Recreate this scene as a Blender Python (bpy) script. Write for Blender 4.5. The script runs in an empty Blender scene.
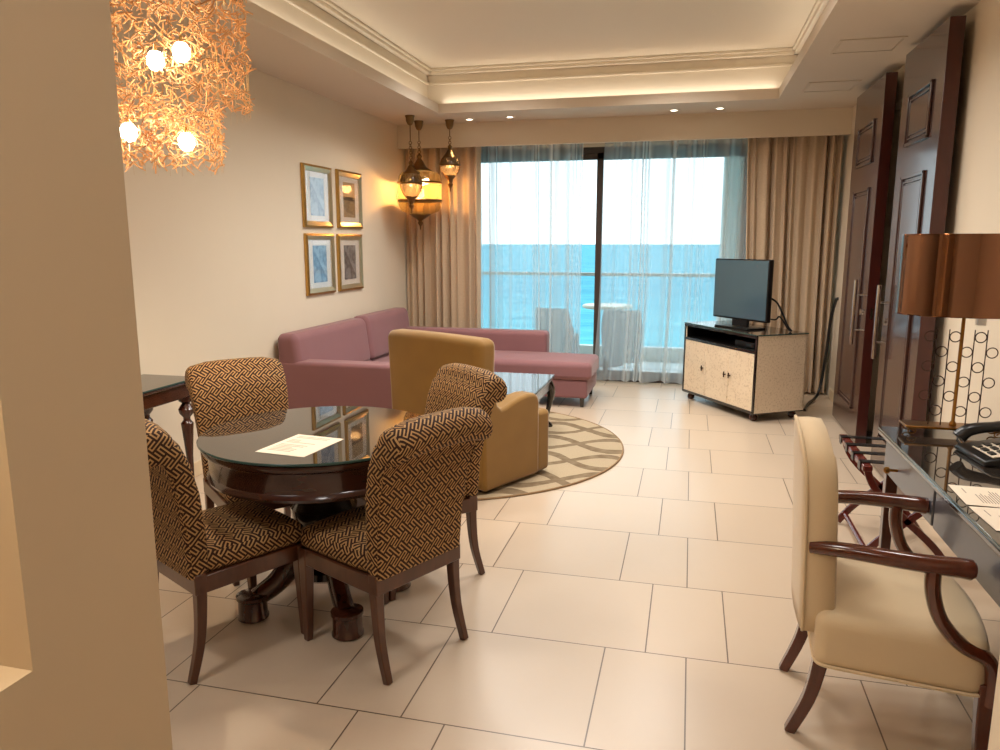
import bpy, bmesh, math, random
from mathutils import Vector, Matrix
random.seed(7)
PI = math.pi
scene = bpy.context.scene
COL = scene.collection

# ------------------------------------------------------------------ materials
def nodes_of(name):
    m = bpy.data.materials.new(name); m.use_nodes = True
    nt = m.node_tree
    return m, nt, nt.nodes['Principled BSDF'], nt.nodes['Material Output']

def N(nt, typ, **kw):
    n = nt.nodes.new(typ)
    for k, v in kw.items():
        setattr(n, k, v)
    return n

def setin(nt, sock, v):
    if isinstance(v, bpy.types.NodeSocket):
        nt.links.new(v, sock)
    else:
        sock.default_value = v

def M_(nt, op, a, b=None, c=None):
    n = N(nt, 'ShaderNodeMath', operation=op)
    setin(nt, n.inputs[0], a)
    if b is not None: setin(nt, n.inputs[1], b)
    if c is not None: setin(nt, n.inputs[2], c)
    return n.outputs[0]

def mixc(nt, fac, a, b):
    n = N(nt, 'ShaderNodeMix', data_type='RGBA')
    setin(nt, n.inputs['Factor'], fac)
    setin(nt, n.inputs[6], a if isinstance(a, bpy.types.NodeSocket) else (*a, 1))
    setin(nt, n.inputs[7], b if isinstance(b, bpy.types.NodeSocket) else (*b, 1))
    return n.outputs[2]

def objco(nt):
    return N(nt, 'ShaderNodeTexCoord').outputs['Object']

def noise(nt, vec, scale, detail=3, rough=.5, sc=(1, 1, 1)):
    mp = N(nt, 'ShaderNodeMapping'); mp.inputs['Scale'].default_value = sc
    nt.links.new(vec, mp.inputs['Vector'])
    n = N(nt, 'ShaderNodeTexNoise')
    n.inputs['Scale'].default_value = scale; n.inputs['Detail'].default_value = detail
    n.inputs['Roughness'].default_value = rough
    nt.links.new(mp.outputs[0], n.inputs['Vector'])
    return n.outputs['Fac']

def bump(nt, p, h, strength, dist=.01):
    b = N(nt, 'ShaderNodeBump'); b.inputs['Strength'].default_value = strength
    b.inputs['Distance'].default_value = dist
    nt.links.new(h, b.inputs['Height']); nt.links.new(b.outputs[0], p.inputs['Normal'])

def S(r, g, b):                       # sRGB 0-255 -> linear
    f = lambda v: (v/255/12.92) if v/255 <= .04045 else ((v/255+.055)/1.055)**2.4
    return (f(r), f(g), f(b))

def plain(name, c, rough=.6, metal=0, var=.06, vs=6, coat=0, ior=1.45, sheen=0, bmp=0, bs=60, spec=None, sc=(1, 1, 1)):
    m, nt, p, o = nodes_of(name)
    f = noise(nt, objco(nt), vs, sc=sc)
    lo = tuple(max(0, x*(1-var)) for x in c); hi = tuple(min(1, x*(1+var)) for x in c)
    nt.links.new(mixc(nt, f, lo, hi), p.inputs['Base Color'])
    p.inputs['Roughness'].default_value = rough; p.inputs['Metallic'].default_value = metal
    p.inputs['Coat Weight'].default_value = coat; p.inputs['Coat Roughness'].default_value = .05
    p.inputs['IOR'].default_value = ior
    if spec is not None: p.inputs['Specular IOR Level'].default_value = spec
    if sheen:
        p.inputs['Sheen Weight'].default_value = sheen
        p.inputs['Sheen Roughness'].default_value = .4
    if bmp: bump(nt, p, noise(nt, objco(nt), bs, 4), bmp)
    return m

def wood(name, dark, light, rough=.3, sc=(1, 1, 12), coat=.3):
    m, nt, p, o = nodes_of(name)
    co = objco(nt)
    f = noise(nt, co, 9, 5, .6, sc=(sc[0]*3, sc[1]*3, 3/ sc[2]*3))
    nt.links.new(mixc(nt, f, dark, light), p.inputs['Base Color'])
    p.inputs['Roughness'].default_value = rough
    p.inputs['Coat Weight'].default_value = coat; p.inputs['Coat Roughness'].default_value = .12
    return m

def glassy(name, tint, ior=1.5, rough=0.0, boost=0, scatter=None):
    m, nt, p, o = nodes_of(name); nt.nodes.remove(p)
    t = N(nt, 'ShaderNodeBsdfTransparent'); t.inputs[0].default_value = (*tint, 1)
    g = N(nt, 'ShaderNodeBsdfGlossy'); g.inputs['Roughness'].default_value = rough
    # two-sided Schlick reflectance, the same from inside and outside of a thin pane
    geo = N(nt, 'ShaderNodeNewGeometry')
    dt = N(nt, 'ShaderNodeVectorMath', operation='DOT_PRODUCT')
    nt.links.new(geo.outputs['Normal'], dt.inputs[0]); nt.links.new(geo.outputs['Incoming'], dt.inputs[1])
    f0 = ((ior-1)/(ior+1))**2+boost
    k = M_(nt, 'POWER', M_(nt, 'SUBTRACT', 1, M_(nt, 'ABSOLUTE', dt.outputs['Value'])), 5)
    f = M_(nt, 'ADD', f0, M_(nt, 'MULTIPLY', k, 1-f0))
    base = t.outputs[0]
    if scatter:                         # tinted hand-blown glass also glows with the light behind it
        tl = N(nt, 'ShaderNodeBsdfTranslucent'); tl.inputs[0].default_value = (*scatter, 1)
        ms = N(nt, 'ShaderNodeMixShader'); ms.inputs[0].default_value = .22
        nt.links.new(base, ms.inputs[1]); nt.links.new(tl.outputs[0], ms.inputs[2]); base = ms.outputs[0]
    mx = N(nt, 'ShaderNodeMixShader')
    nt.links.new(f, mx.inputs[0]); nt.links.new(base, mx.inputs[1]); nt.links.new(g.outputs[0], mx.inputs[2])
    nt.links.new(mx.outputs[0], o.inputs[0])
    return m

def emit(name, c, s):
    m, nt, p, o = nodes_of(name)
    p.inputs['Base Color'].default_value = (*c, 1)
    p.inputs['Emission Color'].default_value = (*c, 1); p.inputs['Emission Strength'].default_value = s
    return m

def fret_fabric():
    """interlocking hooked bars (a fret): ten straight strokes repeated on a rectangular lattice"""
    m, nt, p, o = nodes_of('fret_pattern_fabric')
    uv = N(nt, 'ShaderNodeTexCoord').outputs['UV']
    sc = N(nt, 'ShaderNodeVectorMath', operation='SCALE'); nt.links.new(uv, sc.inputs[0]); sc.inputs['Scale'].default_value = 1/.0130
    R2 = math.sqrt(2); W, H = 6/R2, 8/R2
    def motif(n, a, b, axis, o_):
        seg = [((0, 0), (n, 0)), ((n, 0), (n, a)), ((n, a), (n-b, a)), ((0, 0), (0, -a)), ((0, -a), (b, -a))]
        return [tuple((q[1]+o_[0], q[0]+o_[1]) if axis else q for q in e) for e in seg]
    best = None
    for (a, b) in motif(5, 1, 2, 0, (0, 0))+motif(5, 1, 2, 1, (2, 1)):
        cp, cq = (a[0]+b[0])/2, (a[1]+b[1])/2
        hp, hq = abs(a[0]-b[0])/2+.21, abs(a[1]-b[1])/2+.21
        su = N(nt, 'ShaderNodeVectorMath', operation='SUBTRACT'); nt.links.new(sc.outputs[0], su.inputs[0])
        su.inputs[1].default_value = ((cp+cq)/R2, (cp-cq)/R2, 0)
        wr = N(nt, 'ShaderNodeVectorMath', operation='WRAP'); nt.links.new(su.outputs[0], wr.inputs[0])
        wr.inputs[1].default_value = (W/2, H/2, 1); wr.inputs[2].default_value = (-W/2, -H/2, -1)
        ro = N(nt, 'ShaderNodeVectorRotate', rotation_type='Z_AXIS'); nt.links.new(wr.outputs[0], ro.inputs[0]); ro.inputs['Angle'].default_value = -PI/4
        ab = N(nt, 'ShaderNodeVectorMath', operation='ABSOLUTE'); nt.links.new(ro.outputs[0], ab.inputs[0])
        sb = N(nt, 'ShaderNodeVectorMath', operation='SUBTRACT'); nt.links.new(ab.outputs[0], sb.inputs[0]); sb.inputs[1].default_value = (hp, hq, 0)
        sp = N(nt, 'ShaderNodeSeparateXYZ'); nt.links.new(sb.outputs[0], sp.inputs[0])
        d = M_(nt, 'MAXIMUM', sp.outputs[0], sp.outputs[1])
        best = d if best is None else M_(nt, 'MINIMUM', best, d)
    gold = M_(nt, 'LESS_THAN', best, 0)
    n = noise(nt, uv, 40, 2)
    gc = mixc(nt, n, S(160, 120, 74), S(196, 156, 104))
    nt.links.new(mixc(nt, gold, S(50, 28, 18), gc), p.inputs['Base Color'])
    p.inputs['Roughness'].default_value = .75; p.inputs['Specular IOR Level'].default_value = .25
    return m

def floor_tiles():
    m, nt, p, o = nodes_of('floor_tiles')
    co = objco(nt); sp = N(nt, 'ShaderNodeSeparateXYZ'); nt.links.new(co, sp.inputs[0])
    x, y = sp.outputs[0], sp.outputs[1]
    P = .6033
    t = M_(nt, 'DIVIDE', M_(nt, 'SUBTRACT', y, 2.103), P)
    row = M_(nt, 'FLOOR', t); fy = M_(nt, 'MULTIPLY', M_(nt, 'FRACT', t), P)
    odd = M_(nt, 'FLOORED_MODULO', row, 2)
    xs = M_(nt, 'ADD', M_(nt, 'SUBTRACT', x, M_(nt, 'MULTIPLY', odd, .153)), .26)
    u = M_(nt, 'DIVIDE', xs, .914)
    k = M_(nt, 'FLOOR', u); fx = M_(nt, 'MULTIPLY', M_(nt, 'FRACT', u), .914)
    dx = M_(nt, 'MINIMUM', M_(nt, 'MINIMUM', fx, M_(nt, 'SUBTRACT', .914, fx)), M_(nt, 'ABSOLUTE', M_(nt, 'SUBTRACT', fx, .305)))
    dy = M_(nt, 'MINIMUM', fy, M_(nt, 'SUBTRACT', P, fy))
    g = M_(nt, 'LESS_THAN', M_(nt, 'MINIMUM', dx, dy), .0026)
    big = M_(nt, 'LESS_THAN', fx, .305)
    cb = N(nt, 'ShaderNodeCombineXYZ'); nt.links.new(M_(nt, 'ADD', M_(nt, 'MULTIPLY', k, 2), big), cb.inputs[0]); nt.links.new(row, cb.inputs[1])
    wn = N(nt, 'ShaderNodeTexWhiteNoise'); nt.links.new(cb.outputs[0], wn.inputs[0])
    n1 = noise(nt, co, 2.2, 4); n2 = noise(nt, co, 40, 2)
    f = M_(nt, 'ADD', M_(nt, 'MULTIPLY', wn.outputs[0], .45), M_(nt, 'ADD', M_(nt, 'MULTIPLY', n1, .45), M_(nt, 'MULTIPLY', n2, .1)))
    c = mixc(nt, f, S(190, 169, 146), S(207, 187, 164))
    nt.links.new(mixc(nt, g, c, S(96, 76, 58)), p.inputs['Base Color'])
    nt.links.new(M_(nt, 'ADD', .25, M_(nt, 'MULTIPLY', n1, .14)), p.inputs['Roughness'])
    p.inputs['Specular IOR Level'].default_value = .6; p.inputs['Coat Weight'].default_value = .2; p.inputs['Coat Roughness'].default_value = .3
    bump(nt, p, M_(nt, 'SUBTRACT', 1, g), .15, .002)
    return m

def sheer_mat():
    m, nt, p, o = nodes_of('sheer_voile'); nt.nodes.remove(p)
    t = N(nt, 'ShaderNodeBsdfTransparent'); t.inputs[0].default_value = (.93, .97, 1, 1)
    d = N(nt, 'ShaderNodeBsdfDiffuse'); d.inputs[0].default_value = (.90, .92, .91, 1)
    tr = N(nt, 'ShaderNodeBsdfTranslucent'); tr.inputs[0].default_value = (.93, .96, .96, 1)
    a = N(nt, 'ShaderNodeMixShader'); a.inputs[0].default_value = .62
    nt.links.new(d.outputs[0], a.inputs[1]); nt.links.new(tr.outputs[0], a.inputs[2])
    geo = N(nt, 'ShaderNodeNewGeometry')
    dt = N(nt, 'ShaderNodeVectorMath', operation='DOT_PRODUCT')
    nt.links.new(geo.outputs['Normal'], dt.inputs[0]); nt.links.new(geo.outputs['Incoming'], dt.inputs[1])
    c = M_(nt, 'MAXIMUM', M_(nt, 'ABSOLUTE', dt.outputs['Value']), .08)
    # light passes a woven sheet as T^(1/cos): denser when seen edge-on
    T = M_(nt, 'POWER', .66, M_(nt, 'DIVIDE', 1, c))
    mx = N(nt, 'ShaderNodeMixShader')
    nt.links.new(M_(nt, 'SUBTRACT', 1, T), mx.inputs[0]); nt.links.new(t.outputs[0], mx.inputs[1]); nt.links.new(a.outputs[0], mx.inputs[2])
    nt.links.new(mx.outputs[0], o.inputs[0])
    return m

def rug_mat():
    m, nt, p, o = nodes_of('rug_interlaced_curves')
    co = objco(nt)
    ns = noise(nt, co, 2.5, 3)
    sp = N(nt, 'ShaderNodeSeparateXYZ'); nt.links.new(co, sp.inputs[0])
    x, y = sp.outputs[0], sp.outputs[1]
    def bands(off, k):
        # sinuous ribbons running along x, mirrored in pairs so that they interlace
        w = M_(nt, 'MULTIPLY', M_(nt, 'SINE', M_(nt, 'ADD', M_(nt, 'MULTIPLY', x, 6.2), off)), .17)
        v = M_(nt, 'FRACT', M_(nt, 'DIVIDE', M_(nt, 'ADD', M_(nt, 'ADD', y, w), M_(nt, 'MULTIPLY', ns, .10)), .46))
        return M_(nt, 'LESS_THAN', M_(nt, 'ABSOLUTE', M_(nt, 'SUBTRACT', v, .5)), k)
    b = M_(nt, 'MAXIMUM', bands(0, .115), bands(PI, .095))
    fine = noise(nt, co, 220, 2); mid = noise(nt, co, 16, 3)
    f = M_(nt, 'MULTIPLY', b, M_(nt, 'ADD', .5, M_(nt, 'MULTIPLY', mid, .8)))
    base = mixc(nt, fine, S(152, 134, 108), S(186, 168, 140))
    nt.links.new(mixc(nt, f, base, S(116, 98, 76)), p.inputs['Base Color'])
    p.inputs['Roughness'].default_value = .95; p.inputs['Specular IOR Level'].default_value = .1
    bump(nt, p, fine, .4, .004)
    return m

def drape_mat():
    m, nt, p, o = nodes_of('taupe_drape_fabric')
    uv = N(nt, 'ShaderNodeTexCoord').outputs['UV']
    vo = N(nt, 'ShaderNodeTexVoronoi'); vo.inputs['Scale'].default_value = 13; nt.links.new(uv, vo.inputs['Vector'])
    dot = M_(nt, 'LESS_THAN', vo.outputs['Distance'], .10)
    n = noise(nt, uv, 60, 3)
    c = mixc(nt, n, S(184, 158, 130), S(206, 182, 152))
    nt.links.new(mixc(nt, M_(nt, 'MULTIPLY', dot, .6), c, S(206, 186, 158)), p.inputs['Base Color'])
    p.inputs['Roughness'].default_value = .7; p.inputs['Sheen Weight'].default_value = .2
    return m

def speck_mat():
    m, nt, p, o = nodes_of('cream_speckled_veneer')
    co = objco(nt)
    n = noise(nt, co, 62, 5, .65); n2 = noise(nt, co, 4, 2)
    f = N(nt, 'ShaderNodeMapRange'); f.inputs[1].default_value = .52; f.inputs[2].default_value = .66; nt.links.new(n, f.inputs[0])
    c = mixc(nt, n2, S(222, 200, 170), S(234, 214, 186))
    nt.links.new(mixc(nt, M_(nt, 'MULTIPLY', f.outputs[0], .6), c, S(172, 142, 104)), p.inputs['Base Color'])
    p.inputs['Roughness'].default_value = .4
    return m

def sea_mat():
    m, nt, p, o = nodes_of('sea_water')
    co = objco(nt)
    n = noise(nt, co, .035, 6, .6, sc=(.35, 1, 1)); n2 = noise(nt, co, .18, 5, .65, sc=(.3, 1, 1))
    nn = M_(nt, 'ADD', M_(nt, 'MULTIPLY', n, .4), M_(nt, 'MULTIPLY', n2, .6))
    r = N(nt, 'ShaderNodeMapRange'); r.inputs[1].default_value = .34; r.inputs[2].default_value = .66; nt.links.new(nn, r.inputs[0])
    sp = N(nt, 'ShaderNodeSeparateXYZ'); nt.links.new(co, sp.inputs[0])
    far = N(nt, 'ShaderNodeMapRange'); far.inputs[1].default_value = 40; far.inputs[2].default_value = 420; nt.links.new(sp.outputs[1], far.inputs[0])
    near_c = mixc(nt, r.outputs[0], S(36, 152, 162), S(124, 206, 204))
    far_c = mixc(nt, r.outputs[0], S(32, 126, 144), S(84, 168, 178))
    nt.links.new(mixc(nt, far.outputs[0], near_c, far_c), p.inputs['Base Color'])
    p.inputs['Roughness'].default_value = .6; p.inputs['Specular IOR Level'].default_value = .05
    bump(nt, p, nn, .5, 1.0)
    return m

def art_mat(name, dark, light, kind):
    m, nt, p, o = nodes_of(name)
    co = objco(nt)
    sp = N(nt, 'ShaderNodeSeparateXYZ'); nt.links.new(co, sp.inputs[0])
    y, zz = sp.outputs[1], sp.outputs[2]
    if kind == 'bridge':      # pale sky, dark band of bridge, busy foreground
        n = noise(nt, co, 60, 5, .7)
        band = M_(nt, 'LESS_THAN', M_(nt, 'ABSOLUTE', M_(nt, 'ADD', zz, -.01)), .018)
        low = M_(nt, 'LESS_THAN', zz, -.01)
        f = M_(nt, 'MAXIMUM', M_(nt, 'MULTIPLY', band, .9), M_(nt, 'ADD', M_(nt, 'MULTIPLY', low, M_(nt, 'MULTIPLY', n, .9)), M_(nt, 'MULTIPLY', n, .3)))
    else:
        w = N(nt, 'ShaderNodeTexWave'); w.inputs['Scale'].default_value = 9; w.inputs['Distortion'].default_value = 9
        w.inputs['Detail'].default_value = 3; nt.links.new(co, w.inputs[0])
        n = noise(nt, co, 22, 5, .7)
        f = M_(nt, 'MULTIPLY', M_(nt, 'ADD', w.outputs['Fac'], n), .6)
    nt.links.new(mixc(nt, f, light, dark), p.inputs['Base Color'])
    p.inputs['Roughness'].default_value = .6
    return m

WALLC = S(222, 208, 186)
mt = dict(
 wall=plain('painted_wall', WALLC, .75, var=.02, vs=3, bmp=.03, bs=200),
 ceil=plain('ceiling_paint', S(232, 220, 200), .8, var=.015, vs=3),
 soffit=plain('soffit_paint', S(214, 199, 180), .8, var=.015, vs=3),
 floor=floor_tiles(),
 pattern=fret_fabric(),
 dwood=wood('dark_mahogany', S(38, 16, 10), S(84, 40, 24), .22, coat=.5),
 rwood=wood('chair_walnut', S(56, 28, 15), S(98, 54, 31), .3, coat=.4),
 armwood=wood('armchair_mahogany', S(50, 20, 12), S(104, 48, 28), .18, coat=.6),
 door=wood('door_mahogany', S(58, 36, 31), S(78, 50, 42), .26, coat=.6),
 dooredge=wood('door_edge_mahogany', S(54, 18, 13), S(80, 28, 20), .35),
 blackwood=wood('near_black_wood', S(14, 10, 9), S(34, 24, 20), .15, coat=.7),
 pink=plain('mauve_upholstery', S(136, 94, 96), .85, var=.06, vs=5, sheen=.25, bmp=.08, bs=300),
 gold=plain('gold_velvet', S(138, 101, 42), .8, var=.16, vs=5, sheen=.45, bmp=.06, bs=200),
 cream=plain('cream_linen', S(212, 188, 152), .85, var=.05, vs=4, sheen=.2, bmp=.15, bs=350),
 drape=drape_mat(), sheer=sheer_mat(), rug=rug_mat(), speck=speck_mat(), sea=sea_mat(),
 rugedge=plain('rug_binding', S(140, 112, 80), .9),
 tglass=plain('table_glass', S(44, 38, 33), .012, ior=2.3, var=.08, vs=3),
 edge=plain('glass_rim', S(44, 72, 68), .15, ior=1.6, var=.1),
 winglass=glassy('window_glass', (.93, .97, .98), 1.25),
 picglass=glassy('picture_glass', (.97, .98, 1), 2.0),
 frame=plain('window_frame_bronze', S(66, 54, 48), .45),
 brass=plain('antique_brass', S(120, 92, 58), .32, 1, var=.25, vs=40),
 silver=plain('champagne_silver', S(206, 190, 156), .28, .9, var=.1, vs=20),
 goldleaf=plain('gold_leaf', S(190, 150, 84), .3, .85, var=.15, vs=20),
 chrome=plain('polished_steel', S(210, 206, 200), .12, 1, var=.03),
 copper=plain('mirror_copper', S(140, 102, 80), .02, 1, var=.02, vs=2),
 lampbrass=plain('lamp_brass', S(140, 98, 48), .3, 1),
 wire=plain('bronze_wire', S(60, 36, 24), .4, .6),
 amber=glassy('amber_glass', (1, .92, .68), 1.35, scatter=(1, .72, .30)),
 smoke=glassy('mosaic_glass', (.62, .54, .42), 1.4, .1, .03, scatter=(.9, .75, .55)),
 bulbwarm=emit('warm_bulb', (1, .88, .70), 24),
 bulbsoft=emit('lantern_bulb', (1, .82, .52), 9),
 twig=plain('blond_twig', S(226, 172, 116), .55, var=.35, vs=12),
 paper=plain('paper', S(240, 226, 206), .7, var=.01),
 ink=plain('printed_ink', S(150, 134, 118), .8),
 black=plain('black_plastic', S(18, 18, 19), .3),
 screen=plain('tv_screen', S(64, 90, 102), .10, ior=1.8, var=.02),  # teal of the reflected curtains is put into the screen colour
 keys=plain('phone_keypad', S(214, 200, 180), .5),
 white=plain('white_plastic', S(232, 226, 214), .4),
 base=plain('skirting_paint', S(220, 198, 164), .55),
 wicker=plain('balcony_wicker', S(170, 184, 192), .8, var=.25, vs=40, bmp=.4, bs=90),
 balfloor=plain('balcony_tile', S(206, 208, 206), .5),
 balwall=plain('balcony_render', S(232, 232, 226), .85),
 rail=plain('railing_metal', S(206, 206, 200), .4, .2),
 stone=plain('pale_stone_top', S(236, 226, 208), .4),
 dark=plain('room_shade_colour', S(58, 46, 38), .9),  # shade of the unlit bedroom, held in its wall colour
 lens=emit('downlight_lens', (1, .9, .74), 9),
)

# ------------------------------------------------------------------ mesh kit
class MB:
    def __init__(s): s.v = []; s.f = []; s.uv = None; s.mi = []; s.cur = 0
    def add(s, vs, fs):
        k = len(s.v); s.v += [tuple(v) for v in vs]
        s.f += [tuple(i+k for i in f) for f in fs]; s.mi += [s.cur]*len(fs)
    def box(s, x0, x1, y0, y1, z0, z1):
        s.add([(x, y, z) for z in (z0, z1) for y in (y0, y1) for x in (x0, x1)],
              [(0, 2, 3, 1), (4, 5, 7, 6), (0, 1, 5, 4), (2, 6, 7, 3), (0, 4, 6, 2), (1, 3, 7, 5)])
        return s
    def prism(s, poly, axis, a, b):
        """poly of 2-D points extruded along axis; axis x: (y,z), y: (x,z), z: (x,y)"""
        n = len(poly)
        def P(p, t):
            return {'x': (t, p[0], p[1]), 'y': (p[0], t, p[1]), 'z': (p[0], p[1], t)}[axis]
        s.add([P(p, a) for p in poly]+[P(p, b) for p in poly],
              [tuple(range(n))[::-1], tuple(range(n, 2*n))]+[(i, (i+1) % n, n+(i+1) % n, n+i) for i in range(n)])
        return s
    def tube(s, path, r, n=10, cap=True, squash=None):
        path = [Vector(p) for p in path]; m = len(path)
        rs = r if isinstance(r, (list, tuple)) else [r]*m
        up = None; vs = []
        for i, p in enumerate(path):
            t = (path[min(i+1, m-1)]-path[max(i-1, 0)]).normalized()
            if up is None:
                up = Vector((0, 0, 1)) if abs(t.z) < .9 else Vector((1, 0, 0))
            a = t.cross(up).normalized(); up = a.cross(t).normalized()
            rr = rs[i]; ra, rb = rr if isinstance(rr, tuple) else (rr, rr)
            for k in range(n):
                q = 2*PI*(k+.5)/n
                vs.append(p+a*math.cos(q)*ra+up*math.sin(q)*rb)
        fs = [(i*n+k, i*n+(k+1) % n, (i+1)*n+(k+1) % n, (i+1)*n+k) for i in range(m-1) for k in range(n)]
        if cap: fs += [tuple(range(n))[::-1], tuple(range((m-1)*n, m*n))]
        s.add(vs, fs); return s
    def lathe(s, prof, c=(0, 0), n=32, sx=1, sy=1):
        vs = []; 
        for r, z in prof:
            for k in range(n):
                q = 2*PI*k/n; vs.append((c[0]+r*sx*math.cos(q), c[1]+r*sy*math.sin(q), z))
        m = len(prof)
        fs = [(i*n+k, i*n+(k+1) % n, (i+1)*n+(k+1) % n, (i+1)*n+k) for i in range(m-1) for k in range(n)]
        if prof[0][0] > 1e-6: fs.append(tuple(range(n))[::-1])
        if prof[-1][0] > 1e-6: fs.append(tuple(range((m-1)*n, m*n)))
        s.add(vs, fs); return s
    def torus(s, c, R, r, axis='z', n=24, k=6):
        pts = []
        for i in range(n):
            q = 2*PI*i/n
            for j in range(k):
                w = 2*PI*j/k; a = (R+r*math.cos(w))*math.cos(q); b = (R+r*math.cos(w))*math.sin(q); h = r*math.sin(w)
                pts.append({'z': (c[0]+a, c[1]+b, c[2]+h), 'y': (c[0]+a, c[1]+h, c[2]+b), 'x': (c[0]+h, c[1]+a, c[2]+b)}[axis])
        s.add(pts, [(i*k+j, ((i+1) % n)*k+j, ((i+1) % n)*k+(j+1) % k, i*k+(j+1) % k) for i in range(n) for j in range(k)])
        return s
    def rb(s, x0, x1, y0, y1, z0, z1, r, warp=None, n=6, na=3):
        """cushion: box with round edges, finely divided so that warp() can shape it"""
        def ax(a, b):
            c, h = (a+b)/2, (b-a)/2; rr = min(r, h*.98)
            inner = [-(h-rr)+2*(h-rr)*i/n for i in range(n+1)]
            lo = [-(h-rr)-rr*math.tan(PI/4*(na-i)/na) for i in range(na)]
            return c, h, rr, lo+inner+[-q for q in lo[::-1]]
        A = [ax(x0, x1), ax(y0, y1), ax(z0, z1)]
        R = min(a[2] for a in A)
        idx = {}; vs = []; fs = []
        L = [len(a[3]) for a in A]
        def vert(i, j, k):
            key = (i, j, k)
            if key in idx: return idx[key]
            p = [A[0][3][i], A[1][3][j], A[2][3][k]]
            q = [max(-(A[t][1]-R), min(A[t][1]-R, p[t])) for t in range(3)]
            d = Vector([p[t]-q[t] for t in range(3)])
            if d.length > 1e-9: d = d.normalized()*R
            w = [A[t][0]+q[t]+d[t] for t in range(3)]
            if warp: w = warp(*w)
            idx[key] = len(vs); vs.append(tuple(w)); return idx[key]
        for t in range(3):
            a, b = [q for q in range(3) if q != t]
            for side in (0, L[t]-1):
                for i in range(L[a]-1):
                    for j in range(L[b]-1):
                        def K(ii, jj):
                            q = [0, 0, 0]; q[t] = side; q[a] = ii; q[b] = jj; return vert(*q)
                        f = (K(i, j), K(i+1, j), K(i+1, j+1), K(i, j+1))
                        flip = (side == 0) ^ (t == 1)
                        fs.append(f[::-1] if flip else f)
        s.add(vs, fs); return s
    def build(s, name, mat, parent=None, loc=(0, 0, 0), rot=(0, 0, 0), bevel=0, seg=2, smooth=40, uvbox=False):
        me = bpy.data.meshes.new(name); me.from_pydata(s.v, [], s.f); 
        bm = bmesh.new(); bm.from_mesh(me)
        bmesh.ops.recalc_face_normals(bm, faces=bm.faces)
        bm.to_mesh(me); bm.free()
        mats = mat if isinstance(mat, (list, tuple)) else [mat]
        for q in mats: me.materials.append(q)
        if len(mats) > 1:
            for p, i in zip(me.polygons, s.mi): p.material_index = i
        for p in me.polygons: p.use_smooth = True
        me.set_sharp_from_angle(angle=math.radians(smooth))
        if s.uv or uvbox:
            ul = me.uv_layers.new(name='UVMap')
            for p in me.polygons:
                nn = p.normal; ad = max(range(3), key=lambda i: abs(nn[i]))
                for li in p.loop_indices:
                    vi = me.loops[li].vertex_index
                    c = me.vertices[vi].co
                    if s.uv and (s.uv[vi] is not None) and ad != 0:
                        ul.data[li].uv = s.uv[vi]
                    else:
                        ul.data[li].uv = {0: (c.y, c.z), 1: (c.x, c.z), 2: (c.x, c.y)}[ad]
        o = bpy.data.objects.new(name, me); COL.objects.link(o)
        o.location = loc; o.rotation_euler = rot
        if parent: o.parent = parent
        if bevel:
            b = o.modifiers.new('bevel', 'BEVEL'); b.width = bevel; b.segments = seg; b.limit_method = 'ANGLE'; b.angle_limit = math.radians(40)
        return o

def thing(name, label, cat, loc=(0, 0, 0), rz=0, group=None):
    o = bpy.data.objects.new(name, None); COL.objects.link(o)
    o.location = loc; o.rotation_euler = (0, 0, rz); o.empty_display_size = .05
    o['label'] = label; o['category'] = cat
    if group: o['group'] = group
    return o
def tag(o, label, cat, group=None, kind=None):
    o['label'] = label; o['category'] = cat
    if group: o['group'] = group
    if kind: o['kind'] = kind
    return o
def struct(o, label=None, cat=None):
    o['kind'] = 'structure'
    if label: o['label'] = label
    if cat: o['category'] = cat
    return o
def kids(o): return [c for c in list(COL.objects) if c.parent == o]
def dup(root, loc, rz=None, label=None):
    r = root.copy(); COL.objects.link(r); r.location = loc
    if rz is not None: r.rotation_euler = (0, 0, rz)
    if label: r['label'] = label
    for ch in kids(root):
        c = ch.copy(); COL.objects.link(c); c.parent = r
        for g in kids(ch):
            d = g.copy(); COL.objects.link(d); d.parent = c
    return r
def face_to(fx, fy):                 # rotation that turns local +Y to (fx,fy)
    return math.atan2(-fx, fy)
def smoothpath(pts, n=6):
    out = []
    P = [Vector(p) for p in pts]
    for i in range(len(P)-1):
        p0 = P[max(i-1, 0)]; p1 = P[i]; p2 = P[i+1]; p3 = P[min(i+2, len(P)-1)]
        for k in range(n):
            t = k/n
            out.append(.5*((2*p1)+(-p0+p2)*t+(2*p0-5*p1+4*p2-p3)*t*t+(-p0+3*p1-3*p2+p3)*t**3))
    out.append(P[-1]); return out

# ------------------------------------------------------------------ the setting
XL, XR, YB, ZC = -3.17, 1.42, 8.0, 2.8
YF = -1.6
TX0, TX1, TY0, TY1 = -2.48, .69, 3.3, 7.37     # opening of the ceiling tray
struct(MB().box(XL-.2, 3.6, YF-.2, 8.62, -.1, 0).build('floor', mt['floor']), 'cream stone tiled floor in alternating long and short tiles', 'floor')
struct(MB().box(XL-.2, XL, YF-.2, 8.62, 0, 3.5).build('wall_left', mt['wall']), 'beige painted left wall with the four framed pictures', 'wall')
w = MB()
w.box(XR, XR+.12, YF-.2, 5.2, 0, 3.5).box(XR, XR+.12, 6.65, 8.62, 0, 3.5).box(XR, XR+.12, 5.2, 6.65, 2.56, 3.5)
struct(w.build('wall_right', mt['wall']), 'beige painted right wall with the doorway to the bedroom', 'wall')
w = MB()
w.box(XL, -2.52, 8.42, 8.62, 0, 3.5).box(.62, XR, 8.42, 8.62, 0, 3.5).box(-2.52, .62, 8.42, 8.62, 2.56, 3.5)
struct(w.build('wall_back', mt['wall']), 'beige window wall behind the curtains', 'wall')
struct(MB().box(XL, XR, YF-.2, YF, 0, 3.5).build('wall_front', mt['wall']), 'beige wall behind the viewer', 'wall')
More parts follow.
